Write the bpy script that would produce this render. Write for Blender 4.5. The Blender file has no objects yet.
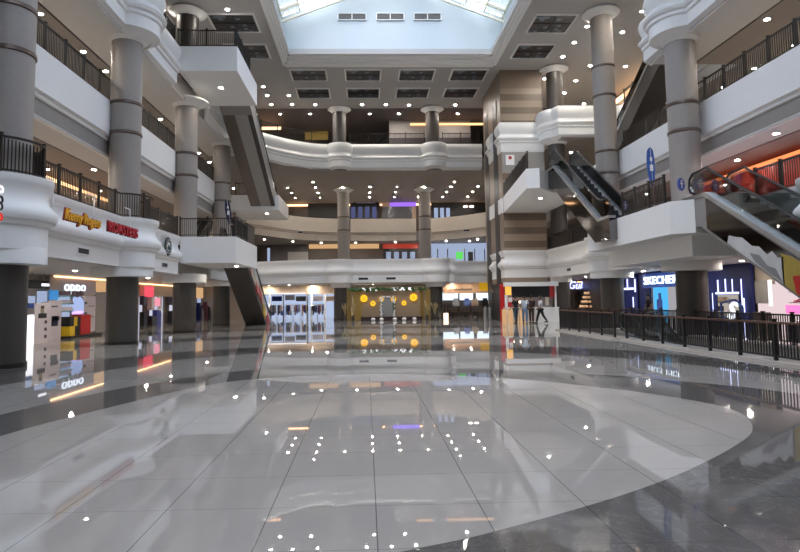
import bpy, bmesh, math, random
from mathutils import Vector, Matrix
random.seed(7)
C = bpy.context.scene.collection
PI = math.pi

# ------------------------------------------------------------------ camera (solved from the vanishing points)
F, CX, CY, H = 578.0, 382.5, 257.0, 1.6
dY = Vector((366 - CX, -(299.5 - CY), F)).normalized()
dZ = Vector((285 - CX, 7660 + CY, F)).normalized()
dZ = (dZ - dZ.dot(dY) * dY).normalized()
dX = dY.cross(dZ)
if dX.x < 0: dX = -dX
RIGHT = Vector((dX[0], dY[0], dZ[0])); UP = Vector((dX[1], dY[1], dZ[1])); FWD = Vector((dX[2], dY[2], dZ[2]))
cam_data = bpy.data.cameras.new('camera'); cam = bpy.data.objects.new('camera', cam_data); C.objects.link(cam)
cam.matrix_world = Matrix(((RIGHT[0], UP[0], -FWD[0], 0), (RIGHT[1], UP[1], -FWD[1], 0), (RIGHT[2], UP[2], -FWD[2], H), (0, 0, 0, 1)))
cam_data.sensor_width = 36; cam_data.lens = F / 800 * 36
cam_data.shift_x = (400 - CX) / 800; cam_data.shift_y = (CY - 276) / 800
cam_data.clip_end = 400
bpy.context.scene.camera = cam

def at(px, py, X=None, Y=None, Z=None):
    """survey helper: the world point seen at a photo pixel on a known plane of the building"""
    r = RIGHT * ((px - CX) / F) + UP * (-(py - CY) / F) + FWD
    t = X / r.x if X is not None else (Y / r.y if Y is not None else (Z - H) / r.z)
    return Vector((r.x * t, r.y * t, H + r.z * t))

# ------------------------------------------------------------------ materials
MATS = {}
def mat(name, col, rough=0.6, metal=0.0, emit=None, es=0.0, noise=0.06, nscale=3.0, spec=0.5, coat=0.0):
    if name in MATS: return MATS[name]
    m = bpy.data.materials.new(name); m.use_nodes = True; nt = m.node_tree
    b = nt.nodes['Principled BSDF']
    b.inputs['Roughness'].default_value = rough; b.inputs['Metallic'].default_value = metal
    b.inputs['Specular IOR Level'].default_value = spec; b.inputs['Coat Weight'].default_value = coat
    c = (*col, 1)
    b.inputs['Base Color'].default_value = c
    if noise > 0:
        tc = nt.nodes.new('ShaderNodeTexCoord'); n = nt.nodes.new('ShaderNodeTexNoise')
        n.inputs['Scale'].default_value = nscale; n.inputs['Detail'].default_value = 4
        nt.links.new(tc.outputs['Object'], n.inputs['Vector'])
        mx = nt.nodes.new('ShaderNodeMix'); mx.data_type = 'RGBA'
        mx.inputs[6].default_value = (*[max(0, v * (1 - noise)) for v in col], 1)
        mx.inputs[7].default_value = (*[min(1, v * (1 + noise)) for v in col], 1)
        nt.links.new(n.outputs['Fac'], mx.inputs[0]); nt.links.new(mx.outputs[2], b.inputs['Base Color'])
    if emit is not None:
        b.inputs['Emission Color'].default_value = (*emit, 1); b.inputs['Emission Strength'].default_value = es
    MATS[name] = m
    return m

def math_node(nt, op, a, b=None):
    n = nt.nodes.new('ShaderNodeMath'); n.operation = op
    for i, v in enumerate((a, b)):
        if v is None: continue
        if isinstance(v, (int, float)): n.inputs[i].default_value = v
        else: nt.links.new(v, n.inputs[i])
    return n.outputs[0]

def tile_mat(name, c1, c2, rough, pitch=(0.805, 0.79), off=(0.06, 3.83), vein=0.0, joint=(0.16, 0.15, 0.14), jw=0.004):
    m = bpy.data.materials.new(name); m.use_nodes = True; nt = m.node_tree; b = nt.nodes['Principled BSDF']
    tc = nt.nodes.new('ShaderNodeTexCoord'); sp = nt.nodes.new('ShaderNodeSeparateXYZ')
    nt.links.new(tc.outputs['Object'], sp.inputs[0])
    n = nt.nodes.new('ShaderNodeTexNoise'); n.inputs['Scale'].default_value = 1.1; n.inputs['Detail'].default_value = 8; n.inputs['Distortion'].default_value = 1.2
    nt.links.new(tc.outputs['Object'], n.inputs['Vector'])
    mx = nt.nodes.new('ShaderNodeMix'); mx.data_type = 'RGBA'
    mx.inputs[6].default_value = (*c1, 1); mx.inputs[7].default_value = (*c2, 1)
    nt.links.new(n.outputs['Fac'], mx.inputs[0])
    col = mx.outputs[2]
    if vein > 0:
        v = nt.nodes.new('ShaderNodeTexNoise'); v.inputs['Scale'].default_value = 1.6; v.inputs['Detail'].default_value = 10; v.inputs['Roughness'].default_value = 0.65; v.inputs['Distortion'].default_value = 2.5
        nt.links.new(tc.outputs['Object'], v.inputs['Vector'])
        d = math_node(nt, 'ABSOLUTE', math_node(nt, 'SUBTRACT', v.outputs['Fac'], 0.5))
        k = math_node(nt, 'MULTIPLY', math_node(nt, 'LESS_THAN', d, 0.012), vein)
        mv = nt.nodes.new('ShaderNodeMix'); mv.data_type = 'RGBA'
        nt.links.new(k, mv.inputs[0]); nt.links.new(col, mv.inputs[6]); mv.inputs[7].default_value = (0.42, 0.4, 0.38, 1)
        col = mv.outputs[2]
    masks = []
    for ax in (0, 1):
        s = math_node(nt, 'DIVIDE', math_node(nt, 'SUBTRACT', sp.outputs[ax], off[ax]), pitch[ax])
        fr = math_node(nt, 'ABSOLUTE', math_node(nt, 'SUBTRACT', math_node(nt, 'FRACT', math_node(nt, 'ADD', s, 100.5)), 0.5))
        masks.append(math_node(nt, 'LESS_THAN', fr, jw / pitch[ax]))
    mk = math_node(nt, 'MAXIMUM', masks[0], math_node(nt, 'MULTIPLY', masks[1], 0.55))
    mj = nt.nodes.new('ShaderNodeMix'); mj.data_type = 'RGBA'
    nt.links.new(mk, mj.inputs[0]); nt.links.new(col, mj.inputs[6]); mj.inputs[7].default_value = (*joint, 1)
    nt.links.new(mj.outputs[2], b.inputs['Base Color'])
    b.inputs['Roughness'].default_value = rough; b.inputs['Specular IOR Level'].default_value = 0.62
    MATS[name] = m
    return m

def stripe_mat(name, c1, c2, period, off=0.0):
    m = bpy.data.materials.new(name); m.use_nodes = True; nt = m.node_tree; b = nt.nodes['Principled BSDF']
    tc = nt.nodes.new('ShaderNodeTexCoord'); sp = nt.nodes.new('ShaderNodeSeparateXYZ'); nt.links.new(tc.outputs['Object'], sp.inputs[0])
    fr = math_node(nt, 'FRACT', math_node(nt, 'DIVIDE', math_node(nt, 'ADD', sp.outputs[2], off), period))
    k = math_node(nt, 'LESS_THAN', fr, 0.5)
    n = nt.nodes.new('ShaderNodeTexNoise'); n.inputs['Scale'].default_value = 6; nt.links.new(tc.outputs['Object'], n.inputs['Vector'])
    mx = nt.nodes.new('ShaderNodeMix'); mx.data_type = 'RGBA'; mx.inputs[6].default_value = (*c1, 1); mx.inputs[7].default_value = (*c2, 1)
    nt.links.new(k, mx.inputs[0])
    mv = nt.nodes.new('ShaderNodeMix'); mv.data_type = 'RGBA'; mv.blend_type = 'MULTIPLY'; mv.inputs[0].default_value = 0.25
    nt.links.new(mx.outputs[2], mv.inputs[6]); nt.links.new(n.outputs['Color'], mv.inputs[7])
    nt.links.new(mv.outputs[2], b.inputs['Base Color']); b.inputs['Roughness'].default_value = 0.35
    MATS[name] = m
    return m

def lace_mat(name):
    """dark stained-glass panel with a repeating lattice of blue-grey and russet glass"""
    m = bpy.data.materials.new(name); m.use_nodes = True; nt = m.node_tree; b = nt.nodes['Principled BSDF']
    tc = nt.nodes.new('ShaderNodeTexCoord'); v = nt.nodes.new('ShaderNodeTexVoronoi'); v.inputs['Scale'].default_value = 4.2; v.inputs['Randomness'].default_value = 0.25
    nt.links.new(tc.outputs['Object'], v.inputs['Vector'])
    r = nt.nodes.new('ShaderNodeValToRGB'); e = r.color_ramp.elements
    e[0].color = (0.010, 0.010, 0.012, 1); e[1].color = (0.15, 0.19, 0.25, 1); r.color_ramp.interpolation = 'CONSTANT'; e[1].position = 0.86
    x = e.new(0.45); x.color = (0.03, 0.032, 0.04, 1); x = e.new(0.68); x.color = (0.05, 0.025, 0.022, 1)
    sp = nt.nodes.new('ShaderNodeSeparateColor'); nt.links.new(v.outputs['Color'], sp.inputs[0])
    nt.links.new(sp.outputs[0], r.inputs[0]); nt.links.new(r.outputs[0], b.inputs['Base Color']); b.inputs['Roughness'].default_value = 0.3
    MATS[name] = m
    return m

def glass_mat(name, tint, refl=0.08, rough=0.02):
    m = bpy.data.materials.new(name); m.use_nodes = True; nt = m.node_tree
    out = nt.nodes['Material Output']; nt.nodes.remove(nt.nodes['Principled BSDF'])
    t = nt.nodes.new('ShaderNodeBsdfTransparent'); t.inputs[0].default_value = (*tint, 1)
    g = nt.nodes.new('ShaderNodeBsdfGlossy'); g.inputs['Roughness'].default_value = rough
    fr = nt.nodes.new('ShaderNodeFresnel'); fr.inputs[0].default_value = 1.45
    k = math_node(nt, 'ADD', math_node(nt, 'MULTIPLY', fr.outputs[0], 0.8), refl * 0.3)
    mx = nt.nodes.new('ShaderNodeMixShader'); nt.links.new(k, mx.inputs[0]); nt.links.new(t.outputs[0], mx.inputs[1]); nt.links.new(g.outputs[0], mx.inputs[2])
    nt.links.new(mx.outputs[0], out.inputs[0]); MATS[name] = m
    return m

WHITE = mat('white_paint', (0.86, 0.855, 0.84), 0.5, noise=0.02)
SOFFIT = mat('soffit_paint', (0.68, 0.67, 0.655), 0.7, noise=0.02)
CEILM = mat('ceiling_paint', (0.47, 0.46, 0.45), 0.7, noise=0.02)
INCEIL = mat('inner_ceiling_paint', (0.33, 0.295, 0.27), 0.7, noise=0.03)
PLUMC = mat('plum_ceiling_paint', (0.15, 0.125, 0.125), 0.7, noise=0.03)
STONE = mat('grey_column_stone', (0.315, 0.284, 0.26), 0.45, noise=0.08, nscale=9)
STONE_SHADE = mat('shaded_column_stone', (0.065, 0.056, 0.052), 0.4, noise=0.08, nscale=9)  # column stone darkened, shade on the upper and rear columns painted in
BASED = mat('dark_column_cladding', (0.062, 0.055, 0.048), 0.35, noise=0.08)
BRASS = mat('brown_metal_ring', (0.16, 0.12, 0.10), 0.3, 0.8)
BLACK = mat('black_paint', (0.012, 0.012, 0.013), 0.4)
PLINTH = mat('black_plinth', (0.02, 0.018, 0.017), 0.3)
IRON = mat('dark_bronze_iron', (0.03, 0.025, 0.022), 0.45, 0.4)
WOODR = mat('brown_handrail_wood', (0.11, 0.055, 0.035), 0.35, noise=0.15, nscale=12)
CREAM = mat('cream_steel', (0.80, 0.76, 0.60), 0.5)
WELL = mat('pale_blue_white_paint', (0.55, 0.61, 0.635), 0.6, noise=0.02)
STEEL = mat('brushed_steel', (0.55, 0.56, 0.57), 0.28, 0.9)
RUBBER = mat('black_rubber', (0.015, 0.015, 0.015), 0.4)
STEPM = mat('escalator_step_metal', (0.06, 0.06, 0.062), 0.45, 0.6)
GREYCLAD = mat('grey_metal_cladding', (0.34, 0.33, 0.31), 0.35, 0.35)
BROWNCLAD = mat('bronze_metal_cladding', (0.16, 0.13, 0.105), 0.3, 0.5)
DARKCLAD = mat('dark_truss_cladding', (0.055, 0.05, 0.046), 0.35, 0.2)
MIRROR = mat('dark_mirror_cladding', (0.22, 0.21, 0.21), 0.06, 1.0)
GREYPANEL = mat('warm_grey_panel', (0.27, 0.25, 0.235), 0.5)
BEIGE = mat('beige_wall', (0.46, 0.38, 0.30), 0.5)
BEIGEP = mat('beige_parapet', (0.62, 0.55, 0.47), 0.5)
BROWNW = mat('brown_shop_wall', (0.10, 0.075, 0.06), 0.5)
DARKW = mat('dark_shop_interior', (0.03, 0.026, 0.025), 0.5)
NAVY = mat('navy_gloss_panel', (0.006, 0.012, 0.10), 0.5, spec=0.25)
REDP = mat('red_panel', (0.50, 0.02, 0.02), 0.35)
YELLOW = mat('yellow_panel', (0.75, 0.50, 0.02), 0.45)
GLASS = glass_mat('clear_glass', (0.93, 0.96, 0.95))
DGLASS = glass_mat('grey_tinted_glass', (0.35, 0.37, 0.37), 0.15)
SKYGLASS = glass_mat('skylight_glass', (0.93, 0.97, 1.0), 0.02)
LACE = lace_mat('stained_glass_lattice')
TOWERM = stripe_mat('banded_beige_stone', (0.205, 0.15, 0.105), (0.385, 0.30, 0.22), 0.93, 0.12)
TOWERP = mat('brown_tower_stone', (0.255, 0.19, 0.14), 0.4)
FLOORL = tile_mat('light_grey_polished_tile', (0.41, 0.378, 0.34), (0.45, 0.415, 0.374), 0.014)
FLOORO = tile_mat('pale_grey_outer_tile', (0.37, 0.347, 0.316), (0.41, 0.385, 0.35), 0.018)
FLOORD = tile_mat('dark_veined_marble', (0.095, 0.088, 0.082), (0.155, 0.145, 0.135), 0.035, vein=0.13, joint=(0.06, 0.055, 0.05))
KERB = mat('pale_stone_kerb', (0.50, 0.47, 0.42), 0.35)
def glow(name, col, s): return mat(name, (0.0, 0.0, 0.0), 0.5, emit=col, es=s, noise=0, spec=0.0)
LAMP = glow('lamp_glow', (1.0, 0.92, 0.82), 235.0)
WARM = glow('warm_led', (1.0, 0.56, 0.27), 1.5)
WARMW = glow('warm_lit_panel', (1.0, 0.60, 0.30), 0.2)
COLD = glow('cold_white_light', (0.72, 0.84, 1.0), 0.9)
COLDD = glow('cold_screen', (0.50, 0.60, 0.85), 0.22)
WHITEG = glow('white_lit_panel', (0.95, 0.93, 1.0), 0.5)
BLUEG = glow('blue_white_led', (0.55, 0.60, 1.0), 0.75)
BLUES = glow('blue_script_glow', (0.36, 0.40, 1.0), 1.0)
PURPLE = glow('purple_glow', (0.22, 0.10, 1.0), 0.6)
REDG = glow('red_lit_panel', (0.9, 0.05, 0.03), 0.3)
PINKG = glow('pink_lit_panel', (1.0, 0.35, 0.45), 0.3)
ORANGEL = glow('orange_red_led', (1.0, 0.26, 0.09), 0.5)
GREENG = glow('green_lit_panel', (0.15, 0.8, 0.15), 0.3)

# ------------------------------------------------------------------ mesh collector
class B:
    def __init__(s): s.v = []; s.f = []; s.m = []
    def add(s, vs, fs, mi=0):
        b = len(s.v); s.v += [tuple(x) for x in vs]; s.f += [tuple(b + i for i in f) for f in fs]; s.m += [mi] * len(fs); return s
    def box(s, x0, x1, y0, y1, z0, z1, mi=0):
        x0, x1 = min(x0, x1), max(x0, x1); y0, y1 = min(y0, y1), max(y0, y1); z0, z1 = min(z0, z1), max(z0, z1)
        return s.add([(x0, y0, z0), (x1, y0, z0), (x1, y1, z0), (x0, y1, z0), (x0, y0, z1), (x1, y0, z1), (x1, y1, z1), (x0, y1, z1)],
                     [(0, 3, 2, 1), (4, 5, 6, 7), (0, 1, 5, 4), (1, 2, 6, 5), (2, 3, 7, 6), (3, 0, 4, 7)], mi)
    def bar(s, p, q, w, h=None, mi=0):
        p, q = Vector(p), Vector(q); h = h or w; d = (q - p).normalized()
        a = d.cross(Vector((0, 0, 1)))
        a = Vector((1, 0, 0)) if a.length < 1e-4 else a.normalized()
        b = a.cross(d).normalized(); vs = []
        for e in (p, q):
            for i, j in ((-1, -1), (1, -1), (1, 1), (-1, 1)): vs.append(e + a * (i * w / 2) + b * (j * h / 2))
        return s.add(vs, [(0, 1, 2, 3), (7, 6, 5, 4), (0, 4, 5, 1), (1, 5, 6, 2), (2, 6, 7, 3), (3, 7, 4, 0)], mi)
    def tube(s, pts, r, n=8, mi=0):
        pts = [Vector(p) for p in pts]; rings = []; rr = r if isinstance(r, (list, tuple)) else [r] * len(pts)
        for i, p in enumerate(pts):
            d = (pts[min(i + 1, len(pts) - 1)] - pts[max(i - 1, 0)]).normalized()
            a = d.cross(Vector((0, 0, 1)))
            a = Vector((1, 0, 0)) if a.length < 1e-3 else a.normalized()
            b = a.cross(d)
            rings.append([p + (a * math.cos(2 * PI * k / n) + b * math.sin(2 * PI * k / n)) * rr[i] for k in range(n)])
        vs = [v for r_ in rings for v in r_]; fs = []
        for i in range(len(pts) - 1):
            for k in range(n): fs.append((i * n + k, i * n + (k + 1) % n, (i + 1) * n + (k + 1) % n, (i + 1) * n + k))
        fs.append(tuple(range(n - 1, -1, -1))); fs.append(tuple((len(pts) - 1) * n + k for k in range(n)))
        return s.add(vs, fs, mi)
    def lathe(s, c, prof, n=32, mi=0, caps=True):
        vs = []; fs = []
        for r, z in prof:
            for k in range(n): vs.append((c[0] + r * math.cos(2 * PI * k / n), c[1] + r * math.sin(2 * PI * k / n), c[2] + z))
        for i in range(len(prof) - 1):
            for k in range(n): fs.append((i * n + k, i * n + (k + 1) % n, (i + 1) * n + (k + 1) % n, (i + 1) * n + k))
        if caps:
            fs.append(tuple(range(n - 1, -1, -1))); fs.append(tuple((len(prof) - 1) * n + k for k in range(n)))
        return s.add(vs, fs, mi)
    def prism(s, poly, z0, z1, mi=0):
        n = len(poly)
        vs = [(x, y, z0) for x, y in poly] + [(x, y, z1) for x, y in poly]
        fs = [tuple(range(n - 1, -1, -1)), tuple(range(n, 2 * n))] + [(i, (i + 1) % n, n + (i + 1) % n, n + i) for i in range(n)]
        return s.add(vs, fs, mi)
    def yzprism(s, poly, x0, x1, mi=0):
        n = len(poly)
        vs = [(x0, y, z) for y, z in poly] + [(x1, y, z) for y, z in poly]
        fs = [tuple(range(n - 1, -1, -1)), tuple(range(n, 2 * n))] + [(i, (i + 1) % n, n + (i + 1) % n, n + i) for i in range(n)]
        return s.add(vs, fs, mi)
    def sweep(s, path, prof, mi=0):
        """closed profile (d outward to the right of travel, z) swept along an xy path"""
        P = [Vector(p) for p in path]; n = len(P); k = len(prof); vs = []; fs = []
        for i, p in enumerate(P):
            d0 = (p - P[i - 1]).normalized() if i else (P[1] - p).normalized()
            d1 = (P[i + 1] - p).normalized() if i < n - 1 else d0
            n0 = Vector((d0.y, -d0.x)); n1 = Vector((d1.y, -d1.x)); nn = n0 + n1
            nn = n0 if nn.length < 1e-3 else nn.normalized()
            sc = min(1.4, 1 / max(0.3, nn.dot(n0)))
            for d, z in prof: vs.append((p.x + nn.x * d * sc, p.y + nn.y * d * sc, z))
        for i in range(n - 1):
            for j in range(k): fs.append((i * k + j, (i + 1) * k + j, (i + 1) * k + (j + 1) % k, i * k + (j + 1) % k))
        fs.append(tuple(range(k))); fs.append(tuple((n - 1) * k + j for j in range(k - 1, -1, -1)))
        return s.add(vs, fs, mi)
    def ball(s, c, r, n=12, mi=0, sz=1.0):
        pr = [(max(0.001, r * math.sin(PI * i / n)), -r * sz * math.cos(PI * i / n)) for i in range(n + 1)]
        return s.lathe(c, pr, n + 4, mi)
    def build(s, name, mats, parent=None, smooth=True, **tags):
        me = bpy.data.meshes.new(name); me.from_pydata(s.v, [], s.f)
        ms = mats if isinstance(mats, (list, tuple)) else [mats]
        for m in ms: me.materials.append(m)
        me.polygons.foreach_set('material_index', s.m)
        bm = bmesh.new(); bm.from_mesh(me); bmesh.ops.recalc_face_normals(bm, faces=bm.faces); bm.to_mesh(me); bm.free()
        if smooth:
            me.polygons.foreach_set('use_smooth', [True] * len(me.polygons)); me.set_sharp_from_angle(angle=math.radians(32))
        me.update()
        o = bpy.data.objects.new(name, me); C.objects.link(o)
        if parent is not None: o.parent = parent
        return tag(o, **tags)

def tag(o, label=None, cat=None, group=None, kind=None):
    if label: o['label'] = label
    if cat: o['category'] = cat
    if group: o['group'] = group
    if kind: o['kind'] = kind
    return o
def empty(name, loc, rz=0.0, **tags):
    o = bpy.data.objects.new(name, None); C.objects.link(o); o.empty_display_size = 0.2
    o.location = loc; o.rotation_euler = (0, 0, rz)
    return tag(o, **tags)
def copy_tree(o, parent=None):
    c = o.copy(); C.objects.link(c); c.parent = parent
    for ch in list(o.children): copy_tree(ch, c)
    return c
def struct(b, name, m, label, cat, smooth=True): return b.build(name, m, None, smooth, label=label, cat=cat, kind='structure')

def text(body, size, extrude, m, name='lettering', parent=None, loc=(0, 0, 0), rot=(PI / 2, 0, 0), shear=0.0, offset=0.0, spacing=1.0, align='CENTER', sx=1.0, **tags):
    cu = bpy.data.curves.new(name, 'FONT'); cu.body = body; cu.size = size; cu.extrude = extrude; cu.shear = shear; cu.offset = offset
    cu.space_character = spacing; cu.align_x = align; cu.align_y = 'CENTER'; cu.resolution_u = 3
    t = bpy.data.objects.new(name + '_curve', cu); C.objects.link(t)
    dg = bpy.context.evaluated_depsgraph_get(); me = bpy.data.meshes.new_from_object(t.evaluated_get(dg))
    bpy.data.objects.remove(t); bpy.data.curves.remove(cu)
    me.materials.clear(); me.materials.append(m)
    for v in me.vertices: v.co.x *= sx
    me.name = name
    o = bpy.data.objects.new(name, me); C.objects.link(o); o.location = loc; o.rotation_euler = rot
    if parent is not None: o.parent = parent
    return tag(o, **tags)

# ------------------------------------------------------------------ levels and grid
Z1, Z2, Z3, ZC = 4.8, 9.5, 14.2, 17.4           # parapet tops and the top ceiling
XL, XR, XL2, XR2 = -9.15, 12.82, -9.95, 13.83    # parapet faces left and right
CL, CR = -9.45, 13.15                            # column lines
ROWS = [7.2, 15.05, 22.9, 30.75, 38.6]
NEAR, FAR = -12.0, 70.0

# ------------------------------------------------------------------ floor
def spline(pts, n=8, closed=True):
    out = []; N = len(pts)
    for i in range(N if closed else N - 1):
        p0, p1, p2, p3 = [Vector(pts[(i + k) % N] if closed else pts[min(max(i + k, 0), N - 1)]) for k in (-1, 0, 1, 2)]
        for j in range(n):
            t = j / n
            out.append(0.5 * ((2 * p1) + (p2 - p0) * t + (2 * p0 - 5 * p1 + 4 * p2 - p3) * t * t + (3 * p1 - p0 - 3 * p2 + p3) * t ** 3))
    if not closed: out.append(Vector(pts[-1]))
    return [(p.x, p.y) for p in out]
VX0, VX1, VY0, VY1 = 9.75, 12.7, 12.0, 27.5       # the opening to the lower floor on the right
fb = B()
for x0, x1, y0, y1 in ((-26, VX0, NEAR, FAR), (VX1, 30, NEAR, FAR), (VX0, VX1, NEAR, VY0), (VX0, VX1, VY1, FAR)):
    fb.box(x0, x1, y0, y1, -0.3, 0.0, 0)
disc = spline([(0.33, 3.84), (0.96, 4.12), (1.83, 4.6), (2.53, 5.05), (3.14, 5.51), (3.9, 6.16), (4.49, 6.76), (4.92, 7.46), (5.1, 8.05), (5.02, 8.69), (4.65, 9.48), (4.11, 10.22), (3.3, 11.14), (1.9, 12.05),
               (0.28, 12.5), (-1.4, 12.4), (-2.6, 11.85), (-3.1, 11.22), (-3.45, 10.48), (-3.98, 8.98), (-4.45, 7.24), (-4.4, 5.3), (-3.4, 3.8), (-1.5, 3.2)], 6)
ring = spline([(-5.31, 8.65), (-4.72, 10.79), (-4.1, 11.99), (-3.5, 12.82), (-2.55, 13.8), (-1.4, 14.25), (0.8, 13.95), (3.35, 12.75), (5.0, 11.75), (5.7, 11.01), (6.35, 10.28), (6.95, 9.14), (7.5, 6.0), (7.2, 2.0), (5.5, -2.0), (2.0, -4.0), (-2.5, -3.0), (-5.0, 1.0), (-5.6, 5.0)], 6)
fb.add([(x, y, 0.0010) for x, y in ring], [tuple(range(len(ring)))], 2)
fb.add([(x, y, 0.0020) for x, y in disc], [tuple(range(len(disc)))], 1)
def band(inner, outer):
    a = spline(inner, 8, False); b = spline(outer, 8, False); n = len(a)
    fb.add([(x, y, 0.0010) for x, y in a] + [(x, y, 0.0010) for x, y in b], [(i, i + 1, n + i + 1, n + i) for i in range(n - 1)], 2)
band([(-7.5, 8.0), (-7.22, 11.74), (-6.1, 14.2), (-4.9, 16.6), (-2.15, 18.6), (-0.3, 18.75), (3.34, 17.5), (5.79, 15.8), (7.2, 14.04), (8.3, 11.0), (8.6, 7.0)],
     [(-9.8, 9.0), (-8.9, 14.26), (-7.5, 16.85), (-5.6, 19.1), (-2.39, 20.8), (-0.4, 21.0), (3.83, 20.0), (6.6, 18.3), (8.2, 16.2), (9.1, 13.0), (9.4, 7.0)])
def arc_band(r0, r1, a0, a1):
    pts = [(0.3 + r * math.cos(a), 9.0 + r * math.sin(a)) for r in (r0, r1) for a in [a0 + (a1 - a0) * i / 40 for i in range(41)]]
    fb.add([(x, y, 0.0010) for x, y in pts], [(i, i + 1, 42 + i, 41 + i) for i in range(40)], 2)
arc_band(16.4, 18.6, math.radians(64), math.radians(178))
arc_band(23.0, 25.5, math.radians(72), math.radians(128))
struct(fb, 'floor', [FLOORO, FLOORL, FLOORD], 'polished tile floor with a pale disc and dark marble rings', 'floor', smooth=False)
# lower floor seen through the opening
pb = B(); pb.box(VX0 - 0.3, VX0 - 0.004, VY0, VY1, -4.5, -0.3); pb.box(VX1 + 0.004, VX1 + 0.3, VY0, VY1, -4.5, -0.3); pb.box(VX0, VX1, VY0 - 0.3, VY0, -4.5, -0.3); pb.box(VX0, VX1, VY1, VY1 + 0.3, -4.5, -0.3); pb.box(VX0, VX1, VY0, VY1, -4.7, -4.5)
struct(pb, 'wall_basement', SOFFIT, 'plain walls of the opening down to the lower floor', 'wall', smooth=False)
kb = B(); kb.box(VX0 - 0.42, VX0 + 0.06, VY0 - 0.4, 21.2, 0.0022, 0.07); kb.box(VX0 - 0.62, VX0 - 0.1, 21.5, VY1 + 0.4, 0.0022, 0.07); kb.box(VX1 - 0.06, VX1 + 0.35, VY0, VY1, 0.0022, 0.07); kb.box(VX0 - 0.1, VX1 + 0.35, VY1, VY1 + 0.4, 0.0022, 0.07)
struct(kb, 'trim_kerb', KERB, 'pale stone kerb round the floor opening on the right', 'kerb', smooth=False)

# ------------------------------------------------------------------ slabs, ceilings, walls
def slab(name, polys, z0, z1, m, label, cat):
    b = B()
    for p in polys: b.prism(p, z0, z1)
    return struct(b, name, m, label, cat, smooth=False)
def rect(x0, x1, y0, y1): return [(x0, y0), (x1, y0), (x1, y1), (x0, y1)]
back1 = [(-26, 47.9), (-9.4, 48.2), (-5.2, 46.4), (7.0, 46.4), (7.0, 49.6), (12.6, 49.9), (30, 50), (30, FAR), (-26, FAR)]
back2 = [(-26, 48), (-10.2, 49.0), (-7.4, 53.75), (-5.2, 55.7), (-2.5, 56.65), (6.3, 56.95), (9.25, 55.3), (11.7, 52.6), (12.8, 50.0), (30, 50), (30, FAR), (-26, FAR)]
back3 = [(-26, 41.6), (-9.3, 41.6), (-7.9, 42.9), (-6.3, 44.8), (-4.4, 46.1), (-2.0, 46.6), (9.0, 46.7), (30, 46.7), (30, FAR), (-26, FAR)]
slab('floor_level_one', [rect(-26, XL - 0.2, NEAR, 47.9), rect(XR + 0.2, 30, NEAR, 50), back1], 3.0, 3.7, GREYPANEL, 'floor slab of the first upper level', 'floor')
slab('floor_level_two', [rect(-26, XL2 - 0.2, NEAR, 49), rect(XR2 + 0.2, 30, NEAR, 50), back2], 7.45, 8.3, GREYPANEL, 'floor slab of the second upper level', 'floor')
slab('floor_level_three', [rect(-26, XL - 0.2, NEAR, 41.6), rect(XR + 0.2, 30, NEAR, 25.2), rect(17.2, 30, 25.2, 37), rect(XR + 0.2, 30, 37.2, 46.7), back3], 12.15, 13.1, GREYPANEL, 'floor slab of the third upper level', 'floor')
def ceil(z, polys, m, label): return slab('ceiling', polys, z, z + 0.045, m, label, 'ceiling')
IN = 1.55
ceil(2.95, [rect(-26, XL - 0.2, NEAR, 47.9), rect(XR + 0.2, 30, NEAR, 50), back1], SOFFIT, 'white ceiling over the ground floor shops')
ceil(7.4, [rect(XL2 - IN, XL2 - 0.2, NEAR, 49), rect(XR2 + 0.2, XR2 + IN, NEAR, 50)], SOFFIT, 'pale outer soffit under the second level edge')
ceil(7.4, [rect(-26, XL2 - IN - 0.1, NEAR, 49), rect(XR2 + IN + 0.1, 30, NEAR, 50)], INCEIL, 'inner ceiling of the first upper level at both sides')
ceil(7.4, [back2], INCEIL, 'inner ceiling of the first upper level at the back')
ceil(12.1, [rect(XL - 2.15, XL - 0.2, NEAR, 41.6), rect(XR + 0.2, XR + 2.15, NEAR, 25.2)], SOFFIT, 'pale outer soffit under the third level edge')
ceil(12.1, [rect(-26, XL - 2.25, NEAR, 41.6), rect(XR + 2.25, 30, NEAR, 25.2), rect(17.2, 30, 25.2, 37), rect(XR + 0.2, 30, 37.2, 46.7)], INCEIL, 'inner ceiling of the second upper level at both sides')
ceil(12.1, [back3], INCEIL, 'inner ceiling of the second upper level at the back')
tb = B()
for x0, x1, z in ((XL - 2.25, XL - 2.15, 12.1), (XR + 2.15, XR + 2.25, 12.1), (XL2 - IN - 0.1, XL2 - IN, 7.4), (XR2 + IN, XR2 + IN + 0.1, 7.4)):
    tb.box(x0, x1, NEAR, 41 if z < 8 or x0 < 0 else 25.0, z + 0.02, z + 0.045)
struct(tb, 'trim_ceiling_slot', BLACK, 'dark shadow slots along the side soffits', 'trim', smooth=False)
# top ceiling around the skylight opening
SX0, SX1, SY0, SY1 = -4.75, 8.26, -9.0, 36.15
cb = B(); cb.box(-26, SX0, NEAR, 46.9, ZC, ZC + 0.3); cb.box(SX1, 30, NEAR, 46.9, ZC, ZC + 0.3); cb.box(SX0, SX1, SY1, 46.9, ZC, ZC + 0.3); cb.box(SX0, SX1, NEAR, SY0, ZC, ZC + 0.3)
struct(cb, 'ceiling', CEILM, 'white top ceiling round the skylight', 'ceiling', smooth=False)
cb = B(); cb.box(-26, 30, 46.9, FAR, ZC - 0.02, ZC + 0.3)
struct(cb, 'ceiling', PLUMC, 'dim top ceiling beyond the back columns', 'ceiling', smooth=False)
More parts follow.
